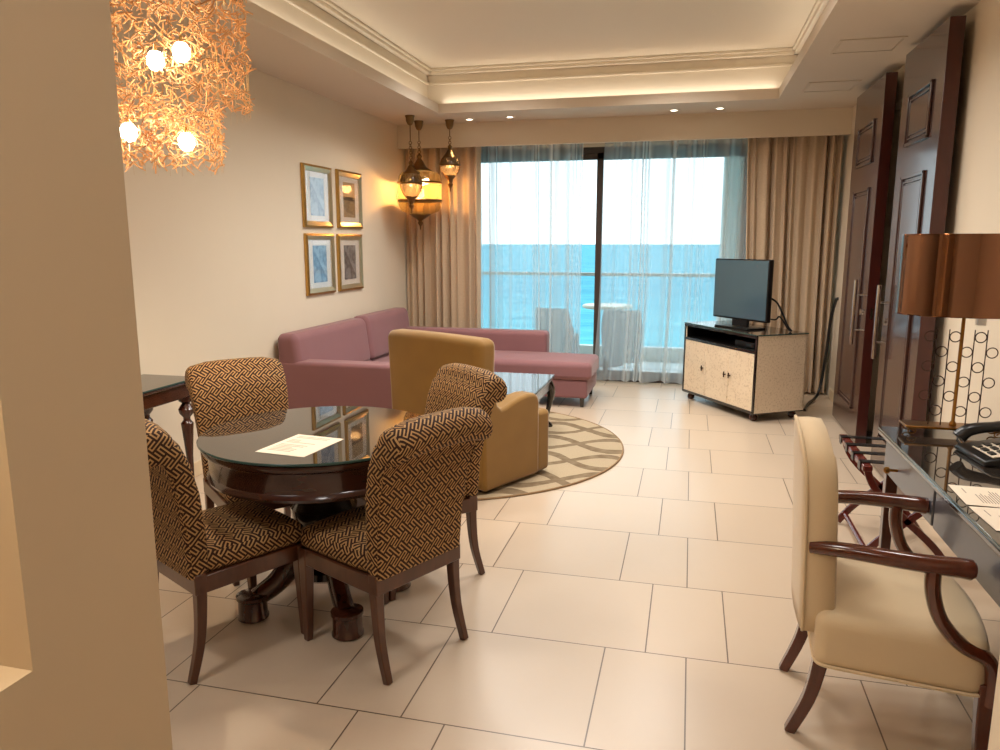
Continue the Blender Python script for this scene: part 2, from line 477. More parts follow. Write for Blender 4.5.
# curtain bulkhead
struct(MB().box(XL, XR, 8.0, 8.04, 2.555, 2.8).build('trim_1', mt['wall']), 'beige bulkhead board above the curtains', 'bulkhead')
# bedroom beyond the doorway, its dimness put into the wall colour
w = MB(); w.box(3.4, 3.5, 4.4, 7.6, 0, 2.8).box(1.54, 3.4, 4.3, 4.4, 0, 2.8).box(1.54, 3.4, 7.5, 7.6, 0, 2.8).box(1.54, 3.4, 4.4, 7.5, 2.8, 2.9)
struct(w.build('wall_bedroom', mt['dark']), 'bedroom walls beyond the open doorway, coloured dark for its dimness', 'wall')
# ceiling with the recessed tray
c = MB()
zl = 2.89
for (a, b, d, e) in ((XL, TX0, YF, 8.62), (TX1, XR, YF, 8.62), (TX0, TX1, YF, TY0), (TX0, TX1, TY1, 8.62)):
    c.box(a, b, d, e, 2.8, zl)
c.cur = 1
R = .17
c.box(TX0-R-.05, TX0-R, TY0-R, TY1+R, zl, 3.25).box(TX1+R, TX1+R+.05, TY0-R, TY1+R, zl, 3.25)
c.box(TX0-R, TX1+R, TY1+R, TY1+R+.05, zl, 3.25).box(TX0-R, TX1+R, TY0-R-.05, TY0-R, zl, 3.25)
c.box(TX0-R-.05, TX1+R+.05, TY0-R-.05, TY1+R+.05, 3.25, 3.35)
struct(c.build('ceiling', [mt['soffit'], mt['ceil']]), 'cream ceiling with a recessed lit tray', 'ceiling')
# crown moulding inside the tray
m = MB()
x0, x1, y0, y1 = TX0-R, TX1+R, TY0-R, TY1+R
for d, za, zb in ((.025, 3.10, 3.125), (.05, 3.195, 3.225), (.07, 3.225, 3.249)):
    m.box(x0, x1, y1-d, y1, za, zb).box(x0, x1, y0, y0+d, za, zb).box(x0, x0+d, y0, y1, za, zb).box(x1-d, x1, y0, y1, za, zb)
struct(m.build('trim_2', mt['ceil'], bevel=.006), 'cream crown moulding round the tray ceiling', 'moulding')
# near-left partition with its lit niche
PX = -.75
yn0, yn1, zn0, zn1 = -.1, .668, 1.04, 2.3
w = MB()
w.box(PX-.35, PX, YF, yn0, 0, 2.8).box(PX-.35, PX, yn1, .893, 0, 2.8).box(PX-.35, PX, yn0, yn1, 0, zn0).box(PX-.35, PX, yn0, yn1, zn1, 2.8).box(PX-.35, PX-.2, yn0, yn1, zn0, zn1)
struct(w.build('wall_partition', plain('partition_paint', S(186, 166, 138), .8, var=.03, vs=3)), 'tan partition wall with a lit niche at the near left', 'wall')
# near-right corridor wall end whose edge shows at the lower right corner
w = MB(); w.box(.435, 1.42, YF, 1.09, 0, 2.8)
struct(w.build('wall_corridor', mt['wall']), 'cream wall end at the lower right corner', 'wall')
# skirting
struct(MB().box(XR-.015, XR, 7.1, 8.0, 0, .1).box(XR-.015, XR, 1.09, 5.2, 0, .1).build('baseboard_right', mt['base'], bevel=.004), 'cream skirting along the right wall', 'baseboard')
struct(MB().box(XL, XL+.015, YF, 8.4, 0, .1).build('baseboard_left', mt['base'], bevel=.004), 'cream skirting along the left wall', 'baseboard')

# sliding window
win = thing('window_1', 'bronze framed sliding glass door to the balcony', 'window', (0, 8.46, 0)); win['kind'] = 'structure'
f = MB(); f.box(-2.52, .62, -.04, .06, 2.50, 2.56).box(-2.52, .62, -.04, .06, 0, .03).box(-2.52, -2.46, -.04, .06, 0, 2.56).box(.56, .62, -.04, .06, 0, 2.56)
f.build('window_frame', mt['frame'], win, bevel=.004)
for a, b, y in ((-2.46, -.965, -.015), (-1.04, .56, .025)):
    s = MB(); 
    s.box(a, a+.07, y-.018, y+.018, .03, 2.5).box(b-.07, b, y-.018, y+.018, .03, 2.5).box(a, b, y-.018, y+.018, .03, .11).box(a, b, y-.018, y+.018, 2.43, 2.5)
    so = s.build('sash', mt['frame'], win, bevel=.004)
    MB().box(a+.07, b-.07, y-.004, y+.004, .11, 2.43).build('pane', mt['winglass'], so)

# balcony
struct(MB().box(-3.6, 1.6, 8.62, 10.5, -.12, -.02).build('floor_balcony', mt['balfloor']), 'pale balcony floor outside the window', 'floor')
struct(MB().box(-3.6, 1.6, 8.62, 10.3, 2.68, 2.9).box(-3.6, 1.6, 10.0, 10.3, 2.62, 2.68).build('ceiling_balcony', mt['balwall']), 'underside of the balcony roof', 'ceiling')
struct(MB().box(.36, .62, 9.7, 10.5, -.02, 2.68).box(.62, 1.0, 8.62, 10.5, -.02, 2.68).build('wall_balcony', mt['balwall']), 'white balcony side wall with a projecting pier', 'wall')
struct(MB().box(-3.6, -3.3, 8.62, 10.5, -.02, 2.68).build('wall_balcony_left', mt['balwall']), 'white balcony wall at the far left', 'wall')
rl = thing('balcony_railing', 'white balcony railing with glass infill in front of the sea', 'railing', (0, 10.2, 0))
MB().box(-3.3, .36, -.03, .03, 1.10, 1.145).build('top_rail', mt['rail'], rl, bevel=.008)
MB().box(-3.3, .36, -.06, .06, -.02, .16).build('kerb', mt['balwall'], rl)
for a, b in ((-3.3, -2.11), (-2.09, -.91), (-.89, .36)):
    MB().box(a, b, -.005, .005, .16, 1.10).build('pane', mt['winglass'], rl)

def balcony_chair(loc, rz, label):
    t = thing('balcony_chair', label, 'chair', loc, rz, 'balcony chairs')
    b = MB()
    n = 18; prof = []
    out, inn = [], []
    for i in range(n+1):
        q = PI*(.02+.96*i/n)      # wraps round the rear (-Y)
        cx, sy = math.cos(q), -math.sin(q)
        e = .55
        X = math.copysign(abs(cx)**e, cx); Yv = -abs(sy)**e
        h = .50+.255*min(1, max(0, 2.2*abs(sy)-.35))
        out.append((X*.245, Yv*.25+.06, h)); inn.append((X*.205, Yv*.21+.06, h))
    vs = []
    for (x, y, h), (a, c, _) in zip(out, inn):
        vs += [(x*.92, y*.92, .12), (x*1.02, y*1.02, h), (a, c, h), (a*.95, c*.95, .12)]
    fs = []
    for i in range(n):
        for k in range(4): fs.append((i*4+k, i*4+(k+1) % 4, i*4+4+(k+1) % 4, i*4+4+k))
    fs += [(0, 1, 2, 3), (n*4, n*4+3, n*4+2, n*4+1)]
    b.add(vs, fs); b.build('back_shell', mt['wicker'], t, bevel=.01)
    MB().rb(-.22, .22, -.16, .26, .14, .42, .04).build('seat', mt['wicker'], t)
    for x in (-.19, .19):
        for y in (-.13, .2): MB().box(x-.02, x+.02, y-.02, y+.02, -.02, .15).build('leg', mt['frame'], t)
    return t
balcony_chair((-1.60, 9.2, 0), face_to(.25, 1), 'grey wicker balcony chair, the one further left outside')
balcony_chair((-.78, 9.15, 0), face_to(-.05, 1), 'grey wicker balcony chair right of the dark window post')
t = thing('balcony_table', 'round pale topped balcony table between the two wicker chairs', 'table', (-1.02, 9.72, -.02))
MB().lathe([(0, .73), (.29, .73), (.32, .74), (.325, .76), (.31, .775), (0, .78)], n=40).build('table_top', mt['stone'], t)
MB().lathe([(.03, .03), (.028, .3), (.028, .73)], n=16).build('pole', mt['frame'], t)
MB().lathe([(0, 0), (.22, 0), (.22, .015), (.05, .035), (0, .04)], n=32).build('base', mt['frame'], t)

# sea
sea = MB(); sea.add([(-9000, 14, -26), (9000, 14, -26), (9000, 9000, -26), (-9000, 9000, -26)], [(0, 1, 2, 3)])
struct(sea.build('sea', mt['sea']), 'open blue sea reaching to the horizon', 'sea')

# ------------------------------------------------------------------ curtains
def cloth(x0, x1, y, z0, z1, folds, amp, seed, shape=None, nx=None, nz=14, irr=0):
    rnd = random.Random(seed)
    ph = [rnd.uniform(0, 2*PI) for _ in range(5)]; fr = [folds*q for q in (1, .53, 1.71)]
    nx = nx or int(folds*(30 if irr else 14))
    b = MB(); vs = []; uv = []
    L = 0; prev = None
    for j in range(nz+1):
        v = j/nz; z = z0+(z1-z0)*v
        L = 0; prev = None
        for i in range(nx+1):
            u = i/nx
            k = .75+.25*(1-v)
            uu = u; u = uu+irr*(.035*math.sin(2*PI*2.3*uu+ph[3]+.25*v)+.014*math.sin(2*PI*5.1*uu+ph[4]))
            o = amp*k*(1+irr*.6*math.sin(2*PI*1.7*uu+ph[1]))*(math.sin(2*PI*fr[0]*u+ph[0]+.5*math.sin(3*v+ph[3]))+.45*math.sin(2*PI*fr[1]*u+ph[1]+.4*v)+.3*math.sin(2*PI*fr[2]*u+ph[2]))
            u = uu; x = x0+(x1-x0)*u
            if shape: x = shape(u, v, x)
            yy = y+o
            if prev is not None: L += math.hypot(x-prev[0], yy-prev[1])
            prev = (x, yy); vs.append((x, yy, z)); uv.append((L, z))
    fs = [(j*(nx+1)+i, j*(nx+1)+i+1, (j+1)*(nx+1)+i+1, (j+1)*(nx+1)+i) for j in range(nz) for i in range(nx)]
    b.add(vs, fs); b.uv = uv
    return b
o = cloth(-3.155, -2.28, 8.16, .02, 2.66, 9, .036, 3, irr=.6).build('drape', mt['drape'], smooth=180)
tag(o, 'taupe curtain hanging at the left end of the window, behind the lanterns', 'curtain', 'drapes')
o = cloth(.49, 1.38, 8.16, .02, 2.66, 10, .036, 5, irr=.6, shape=lambda u, v, x: x+(.10*(1-v)*(1-u))).build('drape', mt['drape'], smooth=180)
tag(o, 'taupe curtain hanging at the right end of the window, behind the television', 'curtain', 'drapes')
o = cloth(-2.36, -1.17, 8.30, .03, 2.64, 10, .046, 8, irr=1, shape=lambda u, v, x: x+.0*u).build('sheer_curtain', mt['sheer'], smooth=180)
tag(o, 'white sheer curtain left of the dark window post', 'curtain', 'sheers')
def shp(u, v, x):                         # gathered and swept to the post, bunching low
    q = 1-v
    return x-(.10*q)*(1-u)**2+.02*math.sin(5*v)*(1-u)
o = cloth(-.92, .56, 8.30, .03, 2.64, 11, .050, 11, irr=1, shape=shp).build('sheer_curtain', mt['sheer'], smooth=180)
tag(o, 'white sheer curtain right of the dark window post, swept aside at its edge', 'curtain', 'sheers')
o = MB().box(-3.13, 1.40, 8.12, 8.34, 2.665, 2.69).build('curtain_track', mt['white'])
tag(o, 'white curtain track hidden above the bulkhead', 'curtain track')

# ------------------------------------------------------------------ ceiling fittings
lab = ['downlight in the soffit nearest the lanterns', 'second downlight from the lanterns, above the left sheer', 'downlight above the right sheer, third from the lanterns', 'downlight furthest right of the row above the window']
first = None
for (x, y), l in zip(((-2.284, 7.78), (-1.846, 7.74), (-.222, 7.736), (.203, 7.73)), lab):
    if first is None:
        first = thing('downlight', 'small round recessed '+l, 'ceiling light', (x, y, 2.8), 0, 'downlights by the window')
        r = MB(); r.lathe([(.032, .0), (.032, -.006), (.045, -.006), (.048, .0)], n=24); r.build('trim_ring', mt['white'], first)
        MB().lathe([(0, -.002), (.032, -.002), (.032, 0), (0, .0)], n=24).build('lens', mt['lens'], first)
    else:
        dup(first, (x, y, 2.8), 0, 'small round recessed '+l)
for (x0, x1, y0, y1), l in (((.86, 1.225, 5.39, 5.72), 'flush square ceiling access panel, the one nearer the viewer'), ((.86, 1.225, 6.70, 7.08), 'flush square ceiling access panel, the one nearer the window')):
    t = thing('ceiling_panel', l, 'access panel', ((x0+x1)/2, (y0+y1)/2, 2.8), 0, 'ceiling access panels')
    a, b = (x1-x0)/2, (y1-y0)/2
    MB().box(-a+.006, a-.006, -b+.006, b-.006, -.004, 0).build('hatch', mt['soffit'], t)
    MB().box(-a-.012, a+.012, -b-.012, -b+.001, -.007, 0).box(-a-.012, a+.012, b-.001, b+.012, -.007, 0).box(-a-.012, -a+.001, -b, b, -.007, 0).box(a-.001, a+.012, -b, b, -.007, 0).build('panel_frame', mt['soffit'], t)

# chandelier of twigs
t = thing('twig_chandelier', 'two tiered chandelier of countless glowing blond twigs', 'chandelier', (-2.20, 2.85, 2.8))
MB().lathe([(0, -.03), (.40, -.03), (.42, -.02), (.42, 0), (0, 0)], n=40).build('canopy', mt['goldleaf'], t)
def twig(b, p, d, L, r):
    d = d.normalized(); s = d.cross(Vector((random.uniform(-1, 1), random.uniform(-1, 1), random.uniform(-1, 1)))).normalized()
    b.tube([p-d*L*.5, p+s*L*.10, p+d*L*.5], [r, r*1.1, r*.8], n=4)
protos = []
for k in range(4):
    b = MB(); twig(b, Vector((0, 0, 0)), Vector((1, 0, 0)), .058, .0034); protos.append(b)
def spot():
    q = random.uniform(0, 2*PI)
    if random.random() < .70:
        R, z = .385, random.uniform(-.70, -.06)
    else:
        R, z = .255, random.uniform(-.93, -.68)
    rr = R*(random.uniform(.86, 1) if random.random() < .62 else math.sqrt(random.random())*.9)
    return Vector((rr*math.cos(q), rr*math.sin(q), z))
def rdir():
    return Vector((random.uniform(-1, 1), random.uniform(-1, 1), random.uniform(-.9, .9)))
# the nearest hundred as parts of their own
pm = None; cnt = 0; cam2 = Vector((.61, -.79, 0))
while cnt < 100:
    p = spot()
    if p.x < .05 or p.dot(cam2) < .22 or p.z > -.3: continue
    if pm is None:
        pm = protos[0].build('twig', mt['twig'], t); o = pm
    else:
        o = pm.copy(); COL.objects.link(o); o.parent = t
    o.location = p; o.rotation_euler = (random.uniform(0, 6), random.uniform(-.8, .8), random.uniform(0, 6)); cnt += 1
b = MB()
for i in range(2500): twig(b, spot(), rdir(), random.uniform(.045, .066), random.uniform(.0022, .0032))
o = b.build('twig_mass', mt['twig'], t); o['kind'] = 'stuff'
b = MB()
for i in range(80):
    q = 2*PI*i/50 if i < 50 else 2*PI*i/30; R = .37 if i < 50 else .245
    b.tube([(R*math.cos(q), R*math.sin(q), 0), (R*math.cos(q), R*math.sin(q), -.72 if i < 50 else -.955)], .0005, n=3)
o = b.build('hanging_wires', mt['goldleaf'], t); o['kind'] = 'stuff'
BULBS = [(.30, -.23, -.545), (.215, -.27, -.58), (.03, -.22, -.825), (.215, -.12, -.855), (-.2, .1, -.15), (.05, .28, -.15), (-.2, -.2, -.15)]
for p in BULBS:
    bo = MB().lathe([(0, .036), (.018, .033), (.031, .014), (.031, -.012), (.019, -.030), (0, -.037)], n=16).build('bulb', mt['bulbwarm'], t, loc=p)
    bo['label'] = 'glowing round bulb'
    MB().lathe([(.006, .02), (.006, .06)], n=8).build('socket', mt['goldleaf'], bo)

# lantern pendants
def pendant(loc, drop, R, H, kind, label):
    """drop: distance ceiling -> top of the metal cap; H: height of the glass body"""
    t = thing('lantern_pendant', label, 'pendant lamp', loc, 0, 'brass lanterns in the far left corner')
    MB().lathe([(0, 0), (.048, 0), (.05, -.008), (.043, -.018), (.040, -.055), (.026, -.085), (.012, -.095), (0, -.097)], n=24).build('ceiling_rose', mt['brass'], t)
    ch = MB(); zt, zb = -.095, -drop
    ch.tube([(0, 0, zt), (0, 0, zt-(drop-.095)*.45)], .005, n=6)
    z = zt-(drop-.095)*.45; k = 0
    while z-.03 > zb-.005:
        ch.torus((0, 0, z-.015), .015, .0035, 'x' if k % 2 else 'y', 12, 5); z -= .024; k += 1
    ch.tube([(0, 0, z), (0, 0, zb)], .005, n=6)
    ch.build('chain', mt['brass'], t)
    cap = MB()
    s = R/.1
    ch_ = .17 if kind == 'big' else .13
    if kind == 'big':
        cap.lathe([(0, -drop+.01), (.012, -drop), (.03, -drop-.02), (.02, -drop-.045), (.034, -drop-.065), (.055, -drop-.10), (.075, -drop-.135), (.13, -drop-.168), (.135, -drop-.176), (0, -drop-.176)], n=32)
        zt2 = -drop-.172
        prof = [(.13, zt2), (R*.80, zt2-.016), (R*.93, zt2-.045), (R*.985, zt2-.08), (R, zt2-.12), (R, zt2-H+.14), (R*.97, zt2-H+.085), (R*.86, zt2-H+.035), (.11, zt2-H)]
    else:
        cap.lathe([(0, -drop+.01), (.012, -drop), (.024, -drop-.018), (.016, -drop-.04), (.03, -drop-.055), (.05, -drop-.09), (R*.75, -drop-.125), (R*.78, -drop-.132), (0, -drop-.132)], n=32)
        zt2 = -drop-.128
        prof = [(R*.72, zt2), (R*.93, zt2-H*.2), (R, zt2-H*.42), (R*.95, zt2-H*.62), (R*.74, zt2-H*.85), (R*.5, zt2-H)]
    cap.build('cap', mt['brass'], t)
    g = MB(); g.lathe(prof, n=48); g.f = [f for f in g.f if len(f) == 4]; g.mi = g.mi[:len(g.f)]
    g.build('glass_body', mt['amber'] if kind == 'big' else mt['smoke'], t, smooth=180)
    bands = MB()
    zs = [(R, zt2-.125), (R, zt2-H+.145)] if kind == 'big' else [(R, zt2-H*.42)]
    for r_, z_ in zs: bands.lathe([(r_-.001, z_+.011), (r_+.006, z_+.009), (r_+.006, z_-.009), (r_-.001, z_-.011)], n=48)
    bands.build('band', mt['brass'], t)
    if kind != 'big':                      # pierced net over the small lanterns
        net = MB()
        for i in range(20):
            for sg in (1, -1):
                pts = []
                for j in range(9):
                    f = j/8*.92+.04; ii = f*(len(prof)-1); a = int(ii); fr = ii-a
                    r_ = prof[a][0]*(1-fr)+prof[min(a+1, len(prof)-1)][0]*fr+.002; z_ = prof[a][1]*(1-fr)+prof[min(a+1, len(prof)-1)][1]*fr
                    q = 2*PI*i/20+sg*f*1.6; pts.append((r_*math.cos(q), r_*math.sin(q), z_))
                net.tube(pts, .0032, n=4)
        net.build('filigree', mt['brass'], t)
    zb2 = prof[-1][1]; rb_ = prof[-1][0]
    MB().lathe([(0, zb2+.01), (rb_+.005, zb2+.008), (rb_+.008, zb2), (rb_*.55, zb2-.035), (.024, zb2-.06), (.02, zb2-.07), (.03, zb2-.085), (.02, zb2-.105), (.008, zb2-.12), (.006, zb2-.15), (0, zb2-.165)], n=24).build('finial', mt['brass'], t)
    if kind == 'big':
        for q in range(3):
            a = 2*PI*q/3-.5; x, y = .11*math.cos(a), .11*math.sin(a)
            bo = MB().lathe([(0, .03), (.02, .025), (.03, 0), (.02, -.028), (0, -.034)], n=16).build('bulb', mt['bulbsoft'], t, loc=(x, y, zt2-.11))
        MB().lathe([(.004, zt2), (.004, zt2-.05)], n=6).build('stem', mt['brass'], t)
        zl_ = zt2-.11
    else:
        zl_ = zt2-H*.45
        MB().lathe([(0, .02), (.013, .016), (.018, 0), (.013, -.016), (0, -.02)], n=12).build('bulb', mt['bulbsoft'], t, loc=(0, 0, zl_))
    li = bpy.data.lights.new('lantern_light', 'POINT'); li.energy = 20 if kind == 'big' else 3; li.color = (1, .56, .22); li.shadow_soft_size = .05
    lo = bpy.data.objects.new('lantern_light', li); COL.objects.link(lo); lo.location = (loc[0], loc[1], loc[2]+zl_-(0.09 if kind == 'big' else 0.03))
    return t
pendant((-2.80, 7.415, 2.8), .44, .112, .23, 'small', 'small pierced brass lantern hanging in front of the big amber one')
pendant((-2.835, 7.765, 2.8), .335, .232, .455, 'big', 'large amber glass lantern with two brass bands')
pendant((-2.50, 7.78, 2.8), .25, .105, .19, 'small', 'small brass lantern with clear globe at the right of the cluster')

# ------------------------------------------------------------------ framed pictures
def picture(yc, zc, mat_art, label):
    t = thing('picture_frame', label, 'framed picture', (XL, yc, zc), 0, 'four framed pictures on the left wall')
    hw, hh = .262, .262
    b = MB(); 
    def ring(a0, b0, a1, b1, d0, d1):
        b.add([(d0, -a0, -b0), (d0, a0, -b0), (d0, a0, b0), (d0, -a0, b0), (d1, -a1, -b1), (d1, a1, -b1), (d1, a1, b1), (d1, -a1, b1)],
              [(i, (i+1) % 4, 4+(i+1) % 4, 4+i) for i in range(4)])
    ring(hw, hh, hw, hh, .001, .022); ring(hw, hh, hw-.018, hh-.018, .022, .030)
    b.cur = 1; ring(hw-.018, hh-.018, hw-.052, hh-.052, .030, .016); ring(hw-.052, hh-.052, hw-.056, hh-.056, .016, .008)
    b.cur = 0
    b.build('frame', [mt['goldleaf'], mt['silver']], t, smooth=20)
    MB().box(.001, .008, -hw+.054, hw-.054, -hh+.054, hh-.054).build('mount', mt['paper'], t)
    MB().box(.008, .0095, -.125, .125, -.16, .16).build('print', mat_art, t)
    MB().box(.0125, .014, -hw+.054, hw-.054, -hh+.054, hh-.054).build('pane', mt['picglass'], t)
ar = [art_mat('print_pale_sheen', S(120, 140, 160), S(196, 208, 214), 'w'), art_mat('print_bridge', S(70, 52, 34), S(196, 164, 118), 'bridge'),  # left pair: bluish window reflection on the glass put into print colours
      art_mat('print_fountain', S(96, 116, 140), S(176, 194, 208), 'w'), art_mat('print_etching', S(52, 46, 46), S(168, 160, 152), 'w')]
picture(6.08, 1.935, ar[0], 'gold framed print at the upper left of the four')
picture(6.715, 1.94, ar[1], 'gold framed sepia bridge view at the upper right of the four')
picture(6.085, 1.36, ar[2], 'gold framed print tinted with a pale blue reflection at the lower left of the four')
picture(6.69, 1.36, ar[3], 'gold framed dark etching at the lower right of the four')

# ------------------------------------------------------------------ sliding doors
def leaf(n, y0, y1, hy, label):
    t = thing('door_%d' % n, label, 'door', (1.29, (y0+y1)/2, 0)); t['kind'] = 'structure'
    h = (y1-y0)/2
    b = MB(); b.box(0, .078, -h, h, .015, 2.74)
    # material on the edges is redder
    b.mi = [0, 0, 1, 1, 0, 1]
    b.build('leaf', [mt['door'], mt['dooredge']], t, bevel=.003)
    k = h/.46
    pa, pb = -h+.20*k, h-.20*k
    for za, zb in ((2.14, 2.46), (.24, 1.96)):
        m = MB()
        for d, e, q in ((0, .022, .014), (.036, .05, .008)):
            m.box(-q, 0, pa+d, pb-d, za+d, za+e).box(-q, 0, pa+d, pb-d, zb-e, zb-d).box(-q, 0, pa+d, pa+e, za+d, zb-d).box(-q, 0, pb-e, pb-d, za+d, zb-d)
        m.build('panel_moulding', mt['door'], t, bevel=.005)
        MB().box(-.006, 0, pa+.06, pb-.06, za+.06, zb-.06).build('raised_panel', mt['door'], t, bevel=.004)
    hd = MB(); hd.tube([(-.055, hy, .765), (-.055, hy, 1.265)], .014, n=14)
    ho = hd.build('handle', mt['chrome'], t)
    for z in (.88, 1.15): MB().tube([(-.055, hy, z), (0.0, hy, z)], .008, n=10).build('standoff', mt['chrome'], ho)
    MB().tube([(-.014, hy-.02, 1.02), (.0, hy-.02, 1.02)], .024, n=18).build('lock', mt['chrome'], t)
    return t
leaf(1, 4.75, 5.62, .36, 'dark wood sliding door leaf nearer the viewer, behind the copper lamp')
d2 = leaf(2, 6.14, 7.13, -.34, 'dark wood sliding door leaf nearer the window')
MB().box(.03, .048, -.497, -.493, .98, 1.06).build('latch_plate', mt['chrome'], d2)

# ------------------------------------------------------------------ dining chairs
def dining_chair(label, loc, rz):
    t = thing('dining_chair', label, 'chair', loc, rz, 'patterned dining chairs round the table')
    # seat cushion
    def wp(x, y, z):
        if z > .43: z += .03*(1-(x/.23)**2)*max(0, 1-((y-.02)/.25)**2)
        k = 1-.05*max(0, -y)/.2
        return (x*k, y, z)
    MB().rb(-.216, .216, -.20, .246, .385, .47, .035, wp, n=8).build('seat', mt['pattern'], t, uvbox=True, smooth=180)
    # seat rail
    r = MB(); r.box(-.215, .215, .205, .235, .325, .39).box(-.215, .215, -.215, -.185, .325, .39).box(-.215, -.187, -.2, .22, .325, .39).box(.187, .215, -.2, .22, .325, .39)
    r.build('seat_rail', mt['rwood'], t, bevel=.004)
    for s in (-1, 1):
        b = MB(); b.tube([(s*.197, .218, .39), (s*.197, .218, .30), (s*.198, .226, .0)], [.029, .029, .019], n=4); b.build('leg', mt['rwood'], t, bevel=.004, smooth=30)
        pts = smoothpath([(s*.195, -.19, .40), (s*.195, -.192, .28), (s*.197, -.206, .14), (s*.20, -.245, 0)], 4)
        b = MB(); b.tube(pts, [.030-.011*i/(len(pts)-1) for i in range(len(pts))], n=4); b.build('leg', mt['rwood'], t, bevel=.004, smooth=30)
    # scrolled back
    prof = []
    fr = [(-.150, .41), (-.156, .55), (-.172, .70), (-.200, .82), (-.232, .90)]
    prof += fr
    C = (-.312, .902); r_ = .064
    for i in range(13):
        q = math.radians(8+i*(250-8)/12); prof.append((C[0]+r_*math.cos(q), C[1]+r_*math.sin(q)))
    bk = [(-.296, .842), (-.276, .79), (-.256, .70), (-.235, .55), (-.224, .385)]
    prof += bk
    n = len(prof)
    arc = [0]
    for i in range(1, n): arc.append(arc[-1]+math.dist(prof[i], prof[i-1]))
    cy = sum(p[0] for p in prof)/n
    ts = [-1, -.985, -.95, -.9, -.6, -.3, 0, .3, .6, .9, .95, .985, 1]
    b = MB(); vs = []; uv = []
    for tt in ts:
        a = abs(tt); ins = 0 if a < .9 else (.020*(1-math.sqrt(max(0, 1-((a-.9)/.1)**2))))
        for i, (y, z) in enumerate(prof):
            hw = .212+.024*min(1, max(0, (z-.45)/.4))
            # centreline of the slab at this height, to shrink towards at the rounded ends
            if z > .84: c = C
            else: c = (-.19-.06*max(0, (z-.5)/.35)**1.6, z)
            d = Vector((y-c[0], z-c[1])); L = d.length
            if L > 1e-6: d *= max(.05, (L-ins)/L)
            crown = -.030*(a**4)*min(1, max(0, (z-.6)/.3))
            vs.append((tt*hw, c[0]+d.x, c[1]+d.y+crown)); uv.append((tt*hw, arc[i]))
    m_ = len(ts)
    fs = [(j*n+i, j*n+(i+1) % n, (j+1)*n+(i+1) % n, (j+1)*n+i) for j in range(m_-1) for i in range(n)]
    # end caps: stitch front run to back run in strips
    for j in (0, m_-1):
        ring = [j*n+i for i in range(n)]
        k = len(fr)
        f_, s_, b_ = ring[:k], ring[k:n-len(bk)], ring[n-len(bk):][::-1]
        for i in range(k-1): fs.append((f_[i], f_[i+1], b_[min(i+1, 4)], b_[i]))
        fs.append(tuple([f_[-1]]+s_+[b_[-1]]))
    b.add(vs, fs); b.uv = uv
    b.build('backrest', mt['pattern'], t, smooth=60)
    # corded welts along the back's outer corners
    for s in (-1, 1):
        MB().tube([(s*.199, -.212, .40), (s*.209, -.226, .55), (s*.222, -.252, .70), (s*.229, -.280, .79), (s*.229, -.296, .832)], .004, n=6).build('welt', mt['pattern'], t, uvbox=True)
    return t
ch0 = dining_chair('patterned dining chair in front with its back to the viewer, right of the table', (-1.115, 2.557, 0), face_to(-.9, .436))
dup(ch0, (-1.722, 2.412, 0), face_to(.47, .883), 'patterned dining chair beside the tan partition, half hidden by it')
dup(ch0, (-1.212, 3.172, 0), face_to(-.66, -.75), 'patterned dining chair between the round table and the gold armchair')
dup(ch0, (-2.0, 3.13, 0), face_to(.75, -.66), 'patterned dining chair behind the table, beside the left wall side table')

# ------------------------------------------------------------------ dining table
t = thing('dining_table', 'round dark wood pedestal dining table with a glass top', 'table', (-1.478, 2.79, 0), math.radians(-4))
MB().lathe([(0, .605), (.43, .605), (.452, .610), (.458, .622), (.452, .634), (.447, .640), (.450, .715), (.456, .724), (.470, .730), (.476, .742), (.474, .752), (.466, .757), (0, .757)], n=72).build('table_top', plain('table_top_lacquer', S(58, 28, 20), .2, coat=.5, var=.25, vs=3, sc=(1, 1, 8)), t)
g = MB(); g.lathe([(0, .758), (.484, .758), (.487, .761), (.487, .766), (.484, .769), (0, .769)], n=72)
g.mi = [1 if 72 <= i < 72*4 else 0 for i in range(len(g.f))]
g.build('glass_top', [mt['tglass'], mt['edge']], t)
MB().lathe([(.0, .14), (.12, .14), (.15, .16), (.15, .19), (.09, .22), (.075, .27), (.10, .33), (.135, .40), (.14, .45), (.10, .50), (.075, .53), (.09, .55), (.16, .57), (.22, .60), (0, .60)], n=40).build('pedestal', mt['blackwood'], t)
for q in range(4):
    a = PI/4+q*PI/2; c, s = math.cos(a), math.sin(a)
    pts = smoothpath([(c*.06, s*.06, .19), (c*.14, s*.14, .20), (c*.22, s*.22, .13), (c*.30, s*.30, .085)], 5)
    lg = MB().tube(pts, [(.04, .06-.02*i/(len(pts)-1)) for i in range(len(pts))], n=12).build('leg', mt['dwood'], t)
    MB().lathe([(0, 0), (.056, 0), (.064, .006), (.064, .014), (.059, .02), (.059, .085), (.065, .092), (.065, .105), (.045, .112), (0, .113)], c=(c*.315, s*.315), n=28).build('foot', mt['dwood'], lg)
# sheet of paper on the table
t = thing('menu_sheet', 'printed white sheet lying on the round glass table', 'paper', (-1.445, 2.56, .7695), math.radians(-6))
MB().box(-.108, .108, -.138, .138, 0, .0012).build('sheet', mt['paper'], t)
b = MB(); rn = random.Random(2)
for i in range(13):
    y = .11-i*.017
    if i in (2, 6): continue
    L = rn.uniform(.04, .15); b.box(-.085, -.085+L, y-.0025, y+.0025, .0013, .0015)
b.build('printed_text', mt['ink'], t)

